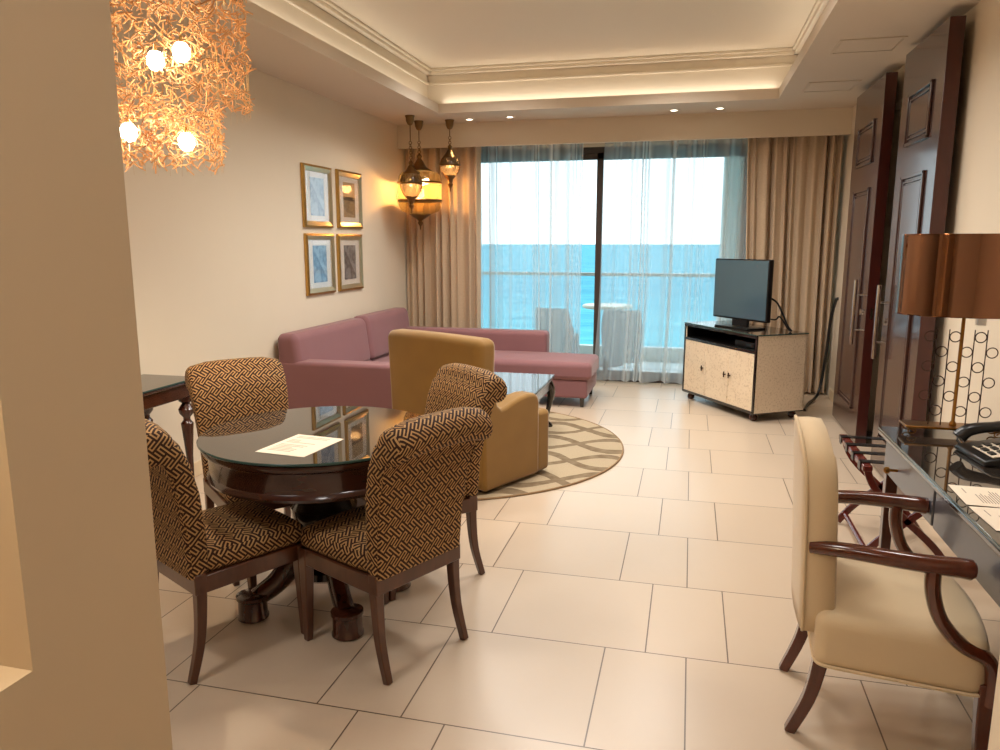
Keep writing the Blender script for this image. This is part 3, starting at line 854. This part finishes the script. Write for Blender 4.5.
# ------------------------------------------------------------------ side table on the left wall
t = thing('side_table', 'dark wood side table with glass top and turned legs against the left wall', 'table', (-2.98, 3.2, 0))
MB().box(-.175, .175, -.56, .56, .66, .745).box(-.185, .19, -.585, .585, .74, .757).build('table_frame', mt['dwood'], t, bevel=.006)
g = MB().box(-.185, .195, -.59, .59, .758, .768); g.mi = [0, 0, 1, 1, 1, 1]
g.build('glass_top', [mt['tglass'], mt['edge']], t, bevel=.002)
for x in (-.14, .14):
    for y in (-.53, .53):
        MB().lathe([(0, 0), (.018, 0), (.024, .02), (.016, .04), (.02, .30), (.032, .46), (.036, .50), (.02, .52), (.02, .535), (.04, .56), (.045, .585), (.03, .61), (.022, .62), (.04, .635), (.04, .66), (0, .66)], c=(x, y), n=20).build('leg', mt['dwood'], t)

# ------------------------------------------------------------------ sofa
t = thing('chaise_sofa', 'mauve corner sofa with a long chaise in front of the window', 'sofa', (0, 0, 0))
def pk(name, *a, r=.04, warp=None, n=6):
    return MB().rb(*a, r, warp, n).build(name, mt['pink'], t, smooth=180)
pk('base', -3.08, -2.14, 5.42, 7.70, .09, .29, r=.025)
pk('chaise_base', -2.2, -.90, 6.93, 7.70, .09, .27, r=.025)
def crown(x0, x1, y0, y1, h, zt):
    def f(x, y, z):
        if z > zt: z += h*max(0, 1-((x-(x0+x1)/2)/((x1-x0)/2))**2)*max(0, 1-((y-(y0+y1)/2)/((y1-y0)/2))**2)
        return (x, y, z)
    return f
pk('seat_cushion', -2.93, -2.12, 5.43, 6.92, .28, .43, r=.04, warp=crown(-2.93, -2.12, 5.43, 6.92, .02, .38))
c = pk('chaise_cushion', -2.93, -.86, 6.90, 7.55, .265, .435, r=.05, warp=crown(-2.93, -.86, 6.90, 7.55, .02, .38), n=10)
MB().tube([(-2.9, 6.904, .31), (-.9, 6.904, .31), (-.864, 6.94, .31), (-.864, 7.5, .31)], .006, n=6).build('piping', mt['pink'], c)
pk('arm', -3.13, -2.12, 5.24, 5.44, .09, .625, r=.03)
pk('chaise_back', -3.0, -1.40, 7.52, 7.72, .25, .645, r=.045)
pk('back_frame', -3.14, -2.95, 5.26, 7.71, .09, .44, r=.03)
def lean(x, y, z):
    return (x-.05*max(0, (z-.45)/.40)*(x+3.15)/.23, y, z)
pk('back_cushion', -3.14, -2.92, 5.245, 6.60, .42, .84, r=.06, warp=lean, n=8)
pk('back_cushion', -3.14, -2.92, 6.61, 7.71, .42, .85, r=.06, warp=lean, n=8)
for x, y in ((-.95, 6.98), (-.95, 7.62), (-3.05, 5.32), (-2.22, 5.32), (-2.2, 6.6), (-3.05, 7.62)):
    MB().tube([(x, y, .1), (x, y, .0135 if math.hypot(x+1.8, y-5.43) < 1.4 else 0)], [.032, .022], n=4).build('foot', mt['blackwood'], t)

# ------------------------------------------------------------------ rug
t = thing('round_rug', 'round beige rug with interlaced taupe curves under the seating', 'rug', (-1.80, 5.43, 0))
MB().lathe([(0, 0), (1.365, 0), (1.365, .009), (1.355, .012), (0, .012)], n=128).build('pile', mt['rug'], t)
MB().torus((0, 0, .007), 1.367, .007, 'z', 128, 6).build('binding', mt['rugedge'], t)

# ------------------------------------------------------------------ gold armchair
F = (.45, .893); rr = Vector((-1.17, 4.24)); lf = Vector((-F[1], F[0])); wd = .86
org = rr+lf*wd/2+Vector(F)*.36
t = thing('gold_armchair', 'gold velvet armchair seen from behind on the round rug', 'armchair', (org.x, org.y, .012), face_to(*F))
def vel(name, *a, r=.04, warp=None, n=6):
    return MB().rb(*a, r, warp, n).build(name, mt['gold'], t, smooth=180)
def bkw(x, y, z):
    k = z/1.0
    cz = -.016*(x/.41)**2 if z > .8 else 0
    return (x*(1+.06*k), y-.05*k+.06*(x/.41)**2*(k if y > -.3 else k*.6), z+cz)
vel('backrest', -.40, .40, -.37, -.22, .03, .98, r=.05, warp=bkw, n=10)
vel('seat_base', -.29, .29, -.25, .28, .03, .30, r=.03)
vel('seat_cushion', -.28, .28, -.24, .29, .29, .45, r=.05)
for s in (-1, 1):
    pr_ = [(-.34, .02), (.20, .02), (.20, .50), (.19, .545), (.15, .57), (.08, .575), (0, .565), (-.08, .545), (-.14, .525), (-.18, .52), (-.215, .55), (-.23, .62), (-.245, .72), (-.30, .80), (-.36, .80)]
    b = MB(); xa, xb = sorted((s*.29, s*.425)); b.prism(pr_, 'x', xa, xb)
    b.build('arm', mt['gold'], t, bevel=.022, seg=4)
    xa, xb = sorted((s*.10, s*.42))
    vel('front_wing', xa, xb, .17, .325, .02, .44, r=.035)
for x in (-.33, .33):
    for y in (-.28, .28): MB().box(x-.02, x+.02, y-.02, y+.02, 0, .035).build('foot', mt['blackwood'], t)

# ------------------------------------------------------------------ coffee table
t = thing('coffee_table', 'dark wood coffee table with a glass top and curved legs on the rug', 'table', (-1.54, 5.68, .012))
hx, hy = .47, .45
MB().box(-hx+.02, hx-.02, -hy+.02, hy-.02, .33, .415).box(-hx, hx, -hy, hy, .41, .432).build('table_frame', mt['blackwood'], t, bevel=.006)
g = MB().box(-hx, hx, -hy, hy, .433, .443); g.mi = [0, 0, 1, 1, 1, 1]
g.build('glass_top', [mt['tglass'], mt['edge']], t, bevel=.002)
for sx in (-1, 1):
    for sy in (-1, 1):
        x, y = sx*(hx-.05), sy*(hy-.05)
        pts = smoothpath([(x, y, .40), (x+sx*.02, y+sy*.02, .33), (x+sx*.022, y+sy*.022, .25), (x, y, .12), (x-sx*.002, y-sy*.002, .05), (x+sx*.025, y+sy*.025, .0)], 4)
        MB().tube(pts, [.036, .036, .038, .04, .04, .04, .038, .034, .03, .026, .022, .02, .018, .017, .016, .016, .017, .019, .022, .024, .022][:len(pts)], n=10).build('leg', mt['blackwood'], t)

# ------------------------------------------------------------------ media console
c0 = Vector((.575, 6.71)); ux = Vector((-.537, .844)); uy = Vector((.844, .537))
rz = math.atan2(ux.y, ux.x)          # local +x runs along the front to the far end; local -y is into the cabinet
W_, D_ = 1.13, .53
cc = c0+ux*W_/2+uy*D_/2
t = thing('media_console', 'cream speckled media console with dark edging and three doors', 'cabinet', (cc.x, cc.y, 0), rz)
# local: front face at y=+D/2 (towards the viewer's left), since uy points away
hw, hd = W_/2, D_/2
b = MB(); b.box(-hw, hw, -hd, hd, .075, .10).box(-hw, hw, -hd, -hd+.02, .1, .745).box(-hw, -hw+.022, -hd, hd-.004, .1, .745).box(hw-.022, hw, -hd, hd-.004, .1, .745)
b.box(-hw, hw, -hd, hd, .735, .755).box(-hw+.02, hw-.02, -hd+.02, hd-.03, .60, .62)
b.build('carcass', mt['speck'], t, bevel=.002)
b = MB(); b.box(-hw-.002, -hw+.02, hd-.012, hd+.003, .075, .755).box(hw-.02, hw+.002, hd-.012, hd+.003, .075, .755).box(-hw, hw, hd-.012, hd+.003, .075, .095).box(-hw, hw, hd-.012, hd+.003, .735, .757).box(-hw, hw, hd-.012, hd+.003, .60, .622)
b.box(-hw-.001, hw+.001, -hd-.001, hd, .068, .078)
b.build('edging', mt['blackwood'], t, bevel=.002)
MB().box(-hw+.022, hw-.022, -hd+.02, -hd+.03, .62, .735).box(-hw+.021, -hw+.027, -hd+.03, hd-.015, .622, .735).box(hw-.027, hw-.021, -hd+.03, hd-.015, .622, .735).box(-hw+.02, hw-.02, -hd+.03, hd-.015, .6205, .624).build('shelf_lining', mt['black'], t)
g = MB().box(-hw-.005, hw+.005, -hd-.005, hd+.006, .757, .767); g.mi = [0, 0, 1, 1, 1, 1]
g.build('glass_top', [mt['tglass'], mt['edge']], t, bevel=.002)
dw = (W_-.044)/3
for i in range(3):
    x0 = -hw+.022+i*dw
    d = MB().box(x0+.002, x0+dw-.002, hd-.015, hd+.001, .098, .598).build('door', mt['speck'], t, bevel=.003)
    kx = {0: x0+dw-.035, 1: x0+.035, 2: x0+.035}[i]
    MB().tube([(kx, hd, .36), (kx, hd+.022, .36)], .005, n=8).tube([(kx, hd+.022, .335), (kx, hd+.022, .385)], .006, n=8).tube([(kx-.012, hd+.02, .36), (kx+.012, hd+.02, .36)], .006, n=8).build('handle', mt['wire'], d)
for x in (-hw+.07, hw-.07):
    for y in (-hd+.06, hd-.06):
        MB().lathe([(0, 0), (.022, 0), (.034, .015), (.036, .035), (.026, .055), (.03, .07), (0, .07)], c=(x, y), n=18).build('foot', mt['dwood'], t)
# set-top box in the open shelf
o = MB().box(-.14, .14, -.09, .09, 0, .05)
p = cc-ux*.28-uy*.09
tb = thing('set_top_box', 'small black set-top box in the open shelf of the media console', 'set-top box', (p.x, p.y, .6245), rz)
o.build('case', mt['black'], tb, bevel=.004)
MB().box(-.10, -.02, .09, .0915, .018, .034).build('display', mt['screen'], tb)

# television
p = cc-ux*.06+uy*.02
t = thing('television', 'flat black television standing on the media console', 'television', (p.x-.10, p.y-.03, .767), rz+math.radians(6))
MB().rb(-.355, .355, -.055, .0, .075, .63, .012, n=2).build('casing', mt['black'], t, smooth=40)
MB().box(-.343, .343, .0, .003, .092, .618).build('screen', mt['screen'], t, bevel=.001)
MB().box(-.10, .10, -.045, -.015, .01, .10).build('neck', mt['black'], t, bevel=.004)
MB().rb(-.22, .22, -.13, .09, 0, .016, .007, n=2).build('stand', mt['black'], t, smooth=40)
b = MB(); b.tube(smoothpath([(-.30, -.06, .30), (-.36, -.10, .26), (-.40, -.14, .16), (-.44, -.17, .05), (-.46, -.20, .008)], 5), .009, n=8)
b.tube(smoothpath([(-.2, -.06, .12), (-.33, -.12, .10), (-.37, -.14, .13), (-.43, -.18, .03), (-.44, -.21, .008)], 5), .007, n=8)
b.build('cables', mt['black'], t)
# black cable from the floor to the wall
b = MB(); b.tube(smoothpath([(1.08, 7.30, .012), (1.16, 7.62, .012), (1.27, 7.86, .05), (1.32, 7.95, .22), (1.345, 7.97, .50), (1.36, 7.97, .78), (1.395, 7.97, .98), (1.415, 7.97, 1.0)], 8), .014, n=10)
tag(b.build('power_cable', mt['black']), 'thick black cable rising from the floor to the right wall beside the drape', 'cable')

# ------------------------------------------------------------------ writing desk
t = thing('writing_desk', 'dark wood writing desk with glass top and drawers along the right wall', 'desk', (0, 0, 0))
dx0, dx1, dy0, dy1 = .815, 1.41, 1.12, 3.46
b = MB(); b.box(dx0+.03, dx1, dy0+.03, dy1-.03, .72, .74).box(dx0, dx1, dy0, dy1, .735, .757)
b.build('table_top', mt['blackwood'], t, bevel=.006)
g = MB().box(dx0-.002, dx1, dy0, dy1+.002, .758, .768); g.mi = [0, 0, 1, 1, 1, 1]
g.build('glass_top', [mt['tglass'], mt['edge']], t, bevel=.002)
dsk = plain('desk_sheen_lacquer', S(70, 72, 82), .34, coat=.25, var=.08, ior=1.8)  # blue-grey window reflection put into the drawer and apron colour
b = MB(); b.box(dx0+.03, dx0+.05, dy0+.05, dy1-.05, .585, .735).box(dx0+.05, dx1, dy1-.06, dy1-.04, .585, .735).box(dx0+.05, dx1, dy0+.04, dy0+.06, .585, .735)
pr_ = [(2.05, .586), (2.72, .586), (2.68, .556), (2.62, .55), (2.56, .565), (2.2, .57), (2.12, .55), (2.07, .556)]
b.build('apron', dsk, t, bevel=.004)
for a, bb in ((2.72, 3.38), (2.03, 2.70), (1.35, 2.01)):
    d = MB().box(dx0+.016, dx0+.03, a, bb, .595, .73).build('drawer', dsk, t, bevel=.004)
    if a != 2.03:
        c = (a+bb)/2+.12 if a > 2.5 else (a+bb)/2
        MB().tube([(dx0+.016, c, .655), (dx0-.012, c, .655)], [.006, .006], n=10).tube([(dx0-.012, c, .655), (dx0-.018, c, .655), (dx0-.03, c, .655), (dx0-.036, c, .655)], [.008, .014, .014, .006], n=14).build('knob', mt['lampbrass'], d)
for x in (dx0+.05, dx1-.05):
    for y in (dy0+.07, 1.98, dy1-.07):
        if y == 1.98 and x < 1: pass
        MB().tube([(x, y, .735), (x, y, .58), (x, y, 0)], [.034, .034, .022], n=4).build('leg', mt['dwood'], t, bevel=.003, smooth=30)

# lamp on the desk
t = thing('desk_lamp', 'desk lamp with an oval mirrored copper shade and ringed wire stand', 'lamp', (1.068, 3.36, .769))
MB().box(-.185, .185, -.05, .06, .030, .040).build('base_plate', mt['lampbrass'], t, bevel=.003)
for sx in (-1, 1):
    for sy in (-1, 1):
        b = MB()
        pts = [(sx*(.160+.022*math.cos(q)*(1-q/14)), sy*.035, .0165+.0155*math.sin(q)*(1-q/14)) for q in [PI/2+i*.5 for i in range(17)]]
        b.tube(pts, .0032, n=6)
        b.build('scroll_foot', mt['lampbrass'], t)
MB().lathe([(.014, .04), (.014, .05), (.007, .06), (.007, .60)], n=14).build('pole', mt['lampbrass'], t)
for x in (-.091, -.0455, .0455, .091):
    MB().tube([(x, .0, .04), (x, 0, .435)], .0022, n=6).build('wire', mt['wire'], t)
ro = None
for k in range(6):
    for x in ((-.114, -.0228, .0683) if k % 2 else (-.0683, .0228, .114)):
        z = .100+k*.061
        if ro is None:
            ro = MB().torus((0, 0, 0), .0205, .0022, 'y', 22, 6).build('ring', mt['wire'], t, loc=(x, 0, z))
        else:
            o = ro.copy(); COL.objects.link(o); o.parent = t; o.location = (x, 0, z)
sh = MB(); n = 64
pf = [(1, .485), (1, .805)]
for R0 in (1.0, .985):
    pass
prof = [(.985, .497), (1, .495), (1.004, .50), (1, .505), (1, .80), (1.004, .805), (1, .812), (.985, .81), (.98, .79), (.98, .51), (.985, .497)]
vs = []; 
for r_, z in prof:
    for k in range(n):
        q = 2*PI*k/n; vs.append((r_*.25*math.cos(q), r_*.17*math.sin(q), z))
fs = [(i*n+k, i*n+(k+1) % n, (i+1)*n+(k+1) % n, (i+1)*n+k) for i in range(len(prof)-1) for k in range(n)]
sh.add(vs, fs); sh.build('lamp_shade', mt['copper'], t)
MB().tube([(-.24, 0, .60), (.24, 0, .60)], .004, n=6).tube([(0, -.165, .60), (0, .165, .60)], .004, n=6).build('shade_carrier', mt['wire'], t)
MB().lathe([(0, .60), (.018, .61), (.032, .66), (.028, .70), (0, .715)], n=16).build('bulb', mt['white'], t)
MB().box(.045, .075, -.02, .01, .455, .49).build('switch', mt['white'], t)
o = MB().tube(smoothpath([(1.07, 3.30, .772), (1.055, 3.20, .772), (1.075, 3.12, .772), (1.07, 3.05, .772)], 5), .003, n=6).build('phone_cord', mt['black'])
tag(o, 'thin black cord from the lamp to the telephone on the desk', 'cord')

# telephone
t = thing('telephone', 'black desk telephone with a pale keypad on the glass desk', 'telephone', (1.13, 3.02, .769), math.radians(-84))
b = MB(); b.prism([(-.11, 0), (.11, 0), (.11, .055), (.09, .06), (-.09, .025), (-.11, .018)], 'x', -.12, .12); b.build('body', mt['black'], t, bevel=.007, seg=3)
th = math.atan2(.035, .18)
kp = MB().box(-.04, .115, -.085, .085, 0, .003).build('keypad', mt['keys'], t, loc=(0, 0, .0475), rot=(th, 0, 0))
for r_ in range(5):
    for c_ in range(3):
        MB().box(-.025+c_*.05-.016, -.025+c_*.05+.016, -.07+r_*.032-.009, -.07+r_*.032+.009, .003, .008).build('key', mt['black'], kp)
hs = smoothpath([(-.082, -.115, .055), (-.082, -.08, .085), (-.082, 0, .10), (-.082, .08, .105), (-.082, .115, .08)], 5)
MB().tube(hs, [(.028, .018+.010*abs(2*i/(len(hs)-1)-1)) for i in range(len(hs))], n=12).build('handset', mt['black'], t)
co = []
for i in range(120):
    q = i*.9; u = i/119
    co.append((-.10-.03*math.sin(PI*u)+.006*math.cos(q), -.12+.20*u, .012+.006*math.sin(q)))
MB().tube(co, .002, n=5).build('coiled_cord', mt['black'], t)

# papers on the desk
def sheet(loc, rz, label, lines, seed):
    t = thing('printed_page', label, 'paper', loc, rz, 'pages on the desk')
    MB().box(-.105, .105, -.0985, .0985, 0, .0012).build('sheet', mt['paper'], t)
    b = MB(); rn = random.Random(seed)
    for i in range(lines):
        x = -.05+i*.008; b.box(x-.0015, x+.0015, -.07, -.07+rn.uniform(.07, .13), .0013, .0015)
    b.box(-.075, -.072, .02, .07, .0013, .0015)
    b.build('printed_text', mt['ink'], t)
sheet((.945, 2.535, .7695), math.radians(-2), 'white printed page on the desk, the one nearer the telephone', 14, 4)
sheet((.945, 2.33, .7695), math.radians(2), 'white printed page on the desk, the one nearer the viewer', 6, 9)

# ------------------------------------------------------------------ armchair at the desk
fdir = Vector((.998, -.06))
org = Vector((.635, 2.515))
t = thing('desk_armchair', 'cream upholstered armchair with curved mahogany arms facing the desk', 'armchair', (org.x, org.y, 0), face_to(*fdir))
def sw(x, y, z):
    k = .86+.14*min(1, max(0, (y+.22)/.42))
    if z > .41: z += .035*(1-(x/.27)**2)*max(0, 1-(y/.27)**2)
    if z < .36: z += .03*max(0, 1-abs(y)/.25)*0
    return (x*k, y+.03*(1-(x/.27)**2)*(1 if y > .1 else 0), z)
MB().rb(-.285, .285, -.205, .248, .268, .440, .035, sw, n=9).build('seat', mt['cream'], t, smooth=180)
wl = MB(); pts = []
for i in range(41):
    q = 2*PI*i/40; c, s = math.cos(q), math.sin(q)
    x = .283*math.copysign(abs(c)**.14, c); y = .021+.227*math.copysign(abs(s)**.14, s); k = .86+.14*min(1, max(0, (y+.22)/.42))
    pts.append((x*k, y+.005+.03*(1-(x/.27)**2)*(1 if y > .1 else 0), .276))
wl.tube(pts, .006, n=6).build('welt', mt['cream'], t)
# balloon back: outline swept front to back with a slight curve
def outline(s):        # half-width along height 0..1
    z = .36+s*.625
    if s < .72: hw = .205+.035*math.sin(PI*s/1.44)
    else:
        u = (s-.72)/.28; hw = .240*max(0, 1-u**2.6)**.45
    return hw, z
b = MB(); vs = []; nr = 22; nc = 12
rows = [0, .1, .2, .3, .4, .5, .6, .68, .74, .80, .85, .89, .925, .95, .97, .985, .994, 1.0]
def layer(dy, inset):
    out = []
    for s in rows:
        hw, z = outline(s); hw = max(.004, hw-inset); z = z-(inset if s > .9 else 0)
        for k in range(nc+1):
            u = -1+2*k/nc; x = hw*u
            y = -.205-.035*s+.015*(x/.24)**2+dy*(1-.08*s)
            out.append((x, y, z))
    return out
ls = [layer(-.050, .016), layer(-.042, .003), layer(0, 0), layer(.040, .003), layer(.050, .018)]
nn = len(ls[0])
for L in ls: vs += L
fs = []
W1 = nc+1
for L, fl in ((0, 1), (4, 0)):
    for r_ in range(len(rows)-1):
        for k in range(nc):
            i = L*nn+r_*W1+k; f = (i, i+1, i+W1+1, i+W1); fs.append(f[::-1] if fl else f)
border = [r_*W1 for r_ in range(len(rows))]+[(len(rows)-1)*W1+k for k in range(1, W1)]+[r_*W1+nc for r_ in range(len(rows)-2, -1, -1)]+[k for k in range(nc-1, 0, -1)]
for L in range(4):
    for i in range(len(border)):
        a, c = border[i], border[(i+1) % len(border)]
        fs.append((L*nn+a, L*nn+c, (L+1)*nn+c, (L+1)*nn+a))
b.add(vs, fs); b.build('backrest', mt['cream'], t, smooth=180)
wl = MB(); pts = []
half = [(outline(s)) for s in rows]
for hw, z in half: pts.append((hw-.002, -.205-.035*(z-.36)/.625+.015*(hw/.24)**2-.046*(1-.08*(z-.36)/.625), z))
pts2 = [(-x, y, z) for x, y, z in pts[::-1]]
wl.tube(pts+pts2[1:], .005, n=6).build('back_welt', mt['cream'], t)
for s in (-1, 1):
    pts = smoothpath([(s*.222, -.235, .645), (s*.250, -.14, .655), (s*.272, -.02, .655), (s*.276, .08, .652), (s*.272, .15, .650), (s*.270, .185, .646)], 6)
    n_ = len(pts)
    MB().tube(pts, [(.023+.011*(i/(n_-1)), .021+.009*(i/(n_-1))) if i < n_-2 else (.027, .023) for i in range(n_)], n=14).build('arm', mt['armwood'], t)
    pts = smoothpath([(s*.273, .085, .640), (s*.275, .088, .57), (s*.274, .115, .49), (s*.270, .175, .42), (s*.272, .245, .385), (s*.270, .262, .32), (s*.268, .262, .25)], 6)
    MB().tube(pts, [(.021, .029) for _ in pts], n=10).build('arm_support', mt['armwood'], t)
    b = MB(); b.tube([(s*.262, .250, .31), (s*.262, .250, .22), (s*.262, .255, 0)], [.030, .029, .019], n=4); b.build('leg', mt['armwood'], t, bevel=.004, smooth=30)
    pts = smoothpath([(s*.190, -.175, .34), (s*.190, -.182, .25), (s*.188, -.205, .13), (s*.184, -.255, 0)], 5)
    b = MB(); b.tube(pts, [.034-.011*i/(len(pts)-1) for i in range(len(pts))], n=4); b.build('leg', mt['armwood'], t, bevel=.004, smooth=30)

# ------------------------------------------------------------------ luggage rack
t = thing('luggage_rack', 'folding wooden luggage rack with black straps behind the desk', 'luggage rack', (1.055, 4.06, 0))
rk = wood('rack_redwood', S(60, 18, 14), S(110, 36, 26), .25)
for s in (-1, 1):
    MB().box(s*.20-.022, s*.20+.022, -.31, .31, .475, .505).build('top_rail', rk, t, bevel=.006)
    for y in (-.27, .27):
        pts = smoothpath([(s*.20, y-.0, .49), (s*.15, y, .38), (s*.02, y, .25), (-s*.12, y, .12), (-s*.20, y, .015)], 4)
        MB().tube(pts, [(.014, .024)]*len(pts), n=4).build('leg', rk, t, bevel=.003, smooth=30)
    MB().tube([(-s*.165, -.27, .06), (-s*.165, .27, .06)], .014, n=8).build('stretcher', rk, t)
for y in (-.24, -.08, .08, .24):
    b = MB(); b.box(-.226, .226, y-.024, y+.024, .506, .510).box(-.227, -.223, y-.024, y+.024, .470, .508).box(.223, .227, y-.024, y+.024, .470, .508)
    b.build('strap', mt['black'], t)

# ------------------------------------------------------------------ lights
def area(name, loc, rot, sx, sy, e, c):
    l = bpy.data.lights.new(name, 'AREA'); l.shape = 'RECTANGLE'; l.size = sx; l.size_y = sy; l.energy = e; l.color = c
    o = bpy.data.objects.new(name, l); COL.objects.link(o); o.location = loc; o.rotation_euler = rot; return o
def spot_l(name, loc, e, c, size=1.9, blend=.7, rad=.05):
    l = bpy.data.lights.new(name, 'SPOT'); l.energy = e; l.color = c; l.spot_size = size; l.spot_blend = blend; l.shadow_soft_size = rad
    o = bpy.data.objects.new(name, l); COL.objects.link(o); o.location = loc; return o
WARM = (1, .90, .76)
# cove strips lying on the ledge and shining up
zc = zl+.02
area('cove_light', (TX0-R/2, (TY0+TY1)/2, zc), (PI, 0, 0), .06, TY1-TY0, 2.7, WARM)
area('cove_light', (TX1+R/2, (TY0+TY1)/2, zc), (PI, 0, 0), .06, TY1-TY0, 2.7, WARM)
area('cove_light', ((TX0+TX1)/2, TY1+R/2, zc), (PI, 0, 0), TX1-TX0, .06, 2.7, WARM)
area('cove_light', ((TX0+TX1)/2, TY0-R/2, zc), (PI, 0, 0), TX1-TX0, .06, 2.7, WARM)
# window downlights, then ceiling spots mostly added as fill
for x, y in ((-2.284, 7.78), (-1.846, 7.74), (-.222, 7.736), (.203, 7.73)):
    spot_l('downlight_or_fill_beam', (x, y, 2.77), 9, (1, .84, .62), 1.5)
for x, y, e in ((-.15, 1.9, 55), (.95, 2.9, 50), (-.2, .2, 60), (-1.9, 1.3, 110), (-1.5, 4.9, 120), (.0, 4.7, 80), (-.9, 5.4, 230), (-.3, 3.9, 150), (-.2, 6.6, 190), (-1.8, 6.6, 150)):  # tray spots are added fill, no fitting there; near ones are entry downlights
    spot_l('downlight_or_fill_beam', (x, y, 2.78 if not (TX0 < x < TX1 and TY0 < y < TY1) else 3.2), e*.86, (1, .965, .91), 2.7, .9, .22)
for p, e in (((-2.19, 2.85, 2.30), 5), ((-2.14, 2.78, 2.02), 3.5)):
    l = bpy.data.lights.new('chandelier_light', 'POINT'); l.energy = e; l.color = (1, .80, .58); l.shadow_soft_size = .1
    o = bpy.data.objects.new('chandelier_light', l); COL.objects.link(o); o.location = p
spot_l('chandelier_fill_spot', (-2.15, 2.82, 1.80), 30, (1, .84, .62), 2.7, .5, .03)  # added spot below the twigs, throws chandelier light and shadows onto the floor
area('niche_light', (PX-.1, .28, zn1-.02), (0, 0, 0), .12, .6, 13, (1, .82, .58))
s = bpy.data.lights.new('sun', 'SUN'); s.energy = 2.2; s.angle = .02; s.color = (1, .96, .9)
so = bpy.data.objects.new('sun', s); COL.objects.link(so); so.rotation_euler = (math.radians(-32), math.radians(14), 0)

# sky
wd_ = bpy.data.worlds.new('sky'); scene.world = wd_; wd_.use_nodes = True
nt = wd_.node_tree; bg = nt.nodes['Background']
tc = N(nt, 'ShaderNodeTexCoord'); sp = N(nt, 'ShaderNodeSeparateXYZ'); nt.links.new(tc.outputs['Generated'], sp.inputs[0])
cr = N(nt, 'ShaderNodeValToRGB'); e = cr.color_ramp.elements
e[0].position = 0; e[0].color = (.93, .98, 1, 1); e[1].position = 1; e[1].color = (.46, .70, .96, 1)
q = cr.color_ramp.elements.new(.25); q.color = (.84, .95, 1, 1)
nt.links.new(sp.outputs[2], cr.inputs[0]); nt.links.new(cr.outputs[0], bg.inputs[0]); bg.inputs[1].default_value = 2.2

# ------------------------------------------------------------------ camera
cam = bpy.data.cameras.new('camera'); cam.sensor_width = 36; cam.lens = 36*751/1000; cam.clip_end = 20000; cam.clip_start = .05
co = bpy.data.objects.new('camera', cam); COL.objects.link(co)
co.location = (0, 0, 1.55); co.rotation_euler = (math.radians(90-10.043), 0, math.radians(14.13))
scene.camera = co
scene.view_settings.view_transform = 'Standard'
scene.view_settings.look = 'None'
scene.view_settings.exposure = .12
scene.cycles.max_bounces = 10; scene.cycles.transparent_max_bounces = 24
scene.cycles.sample_clamp_indirect = 6
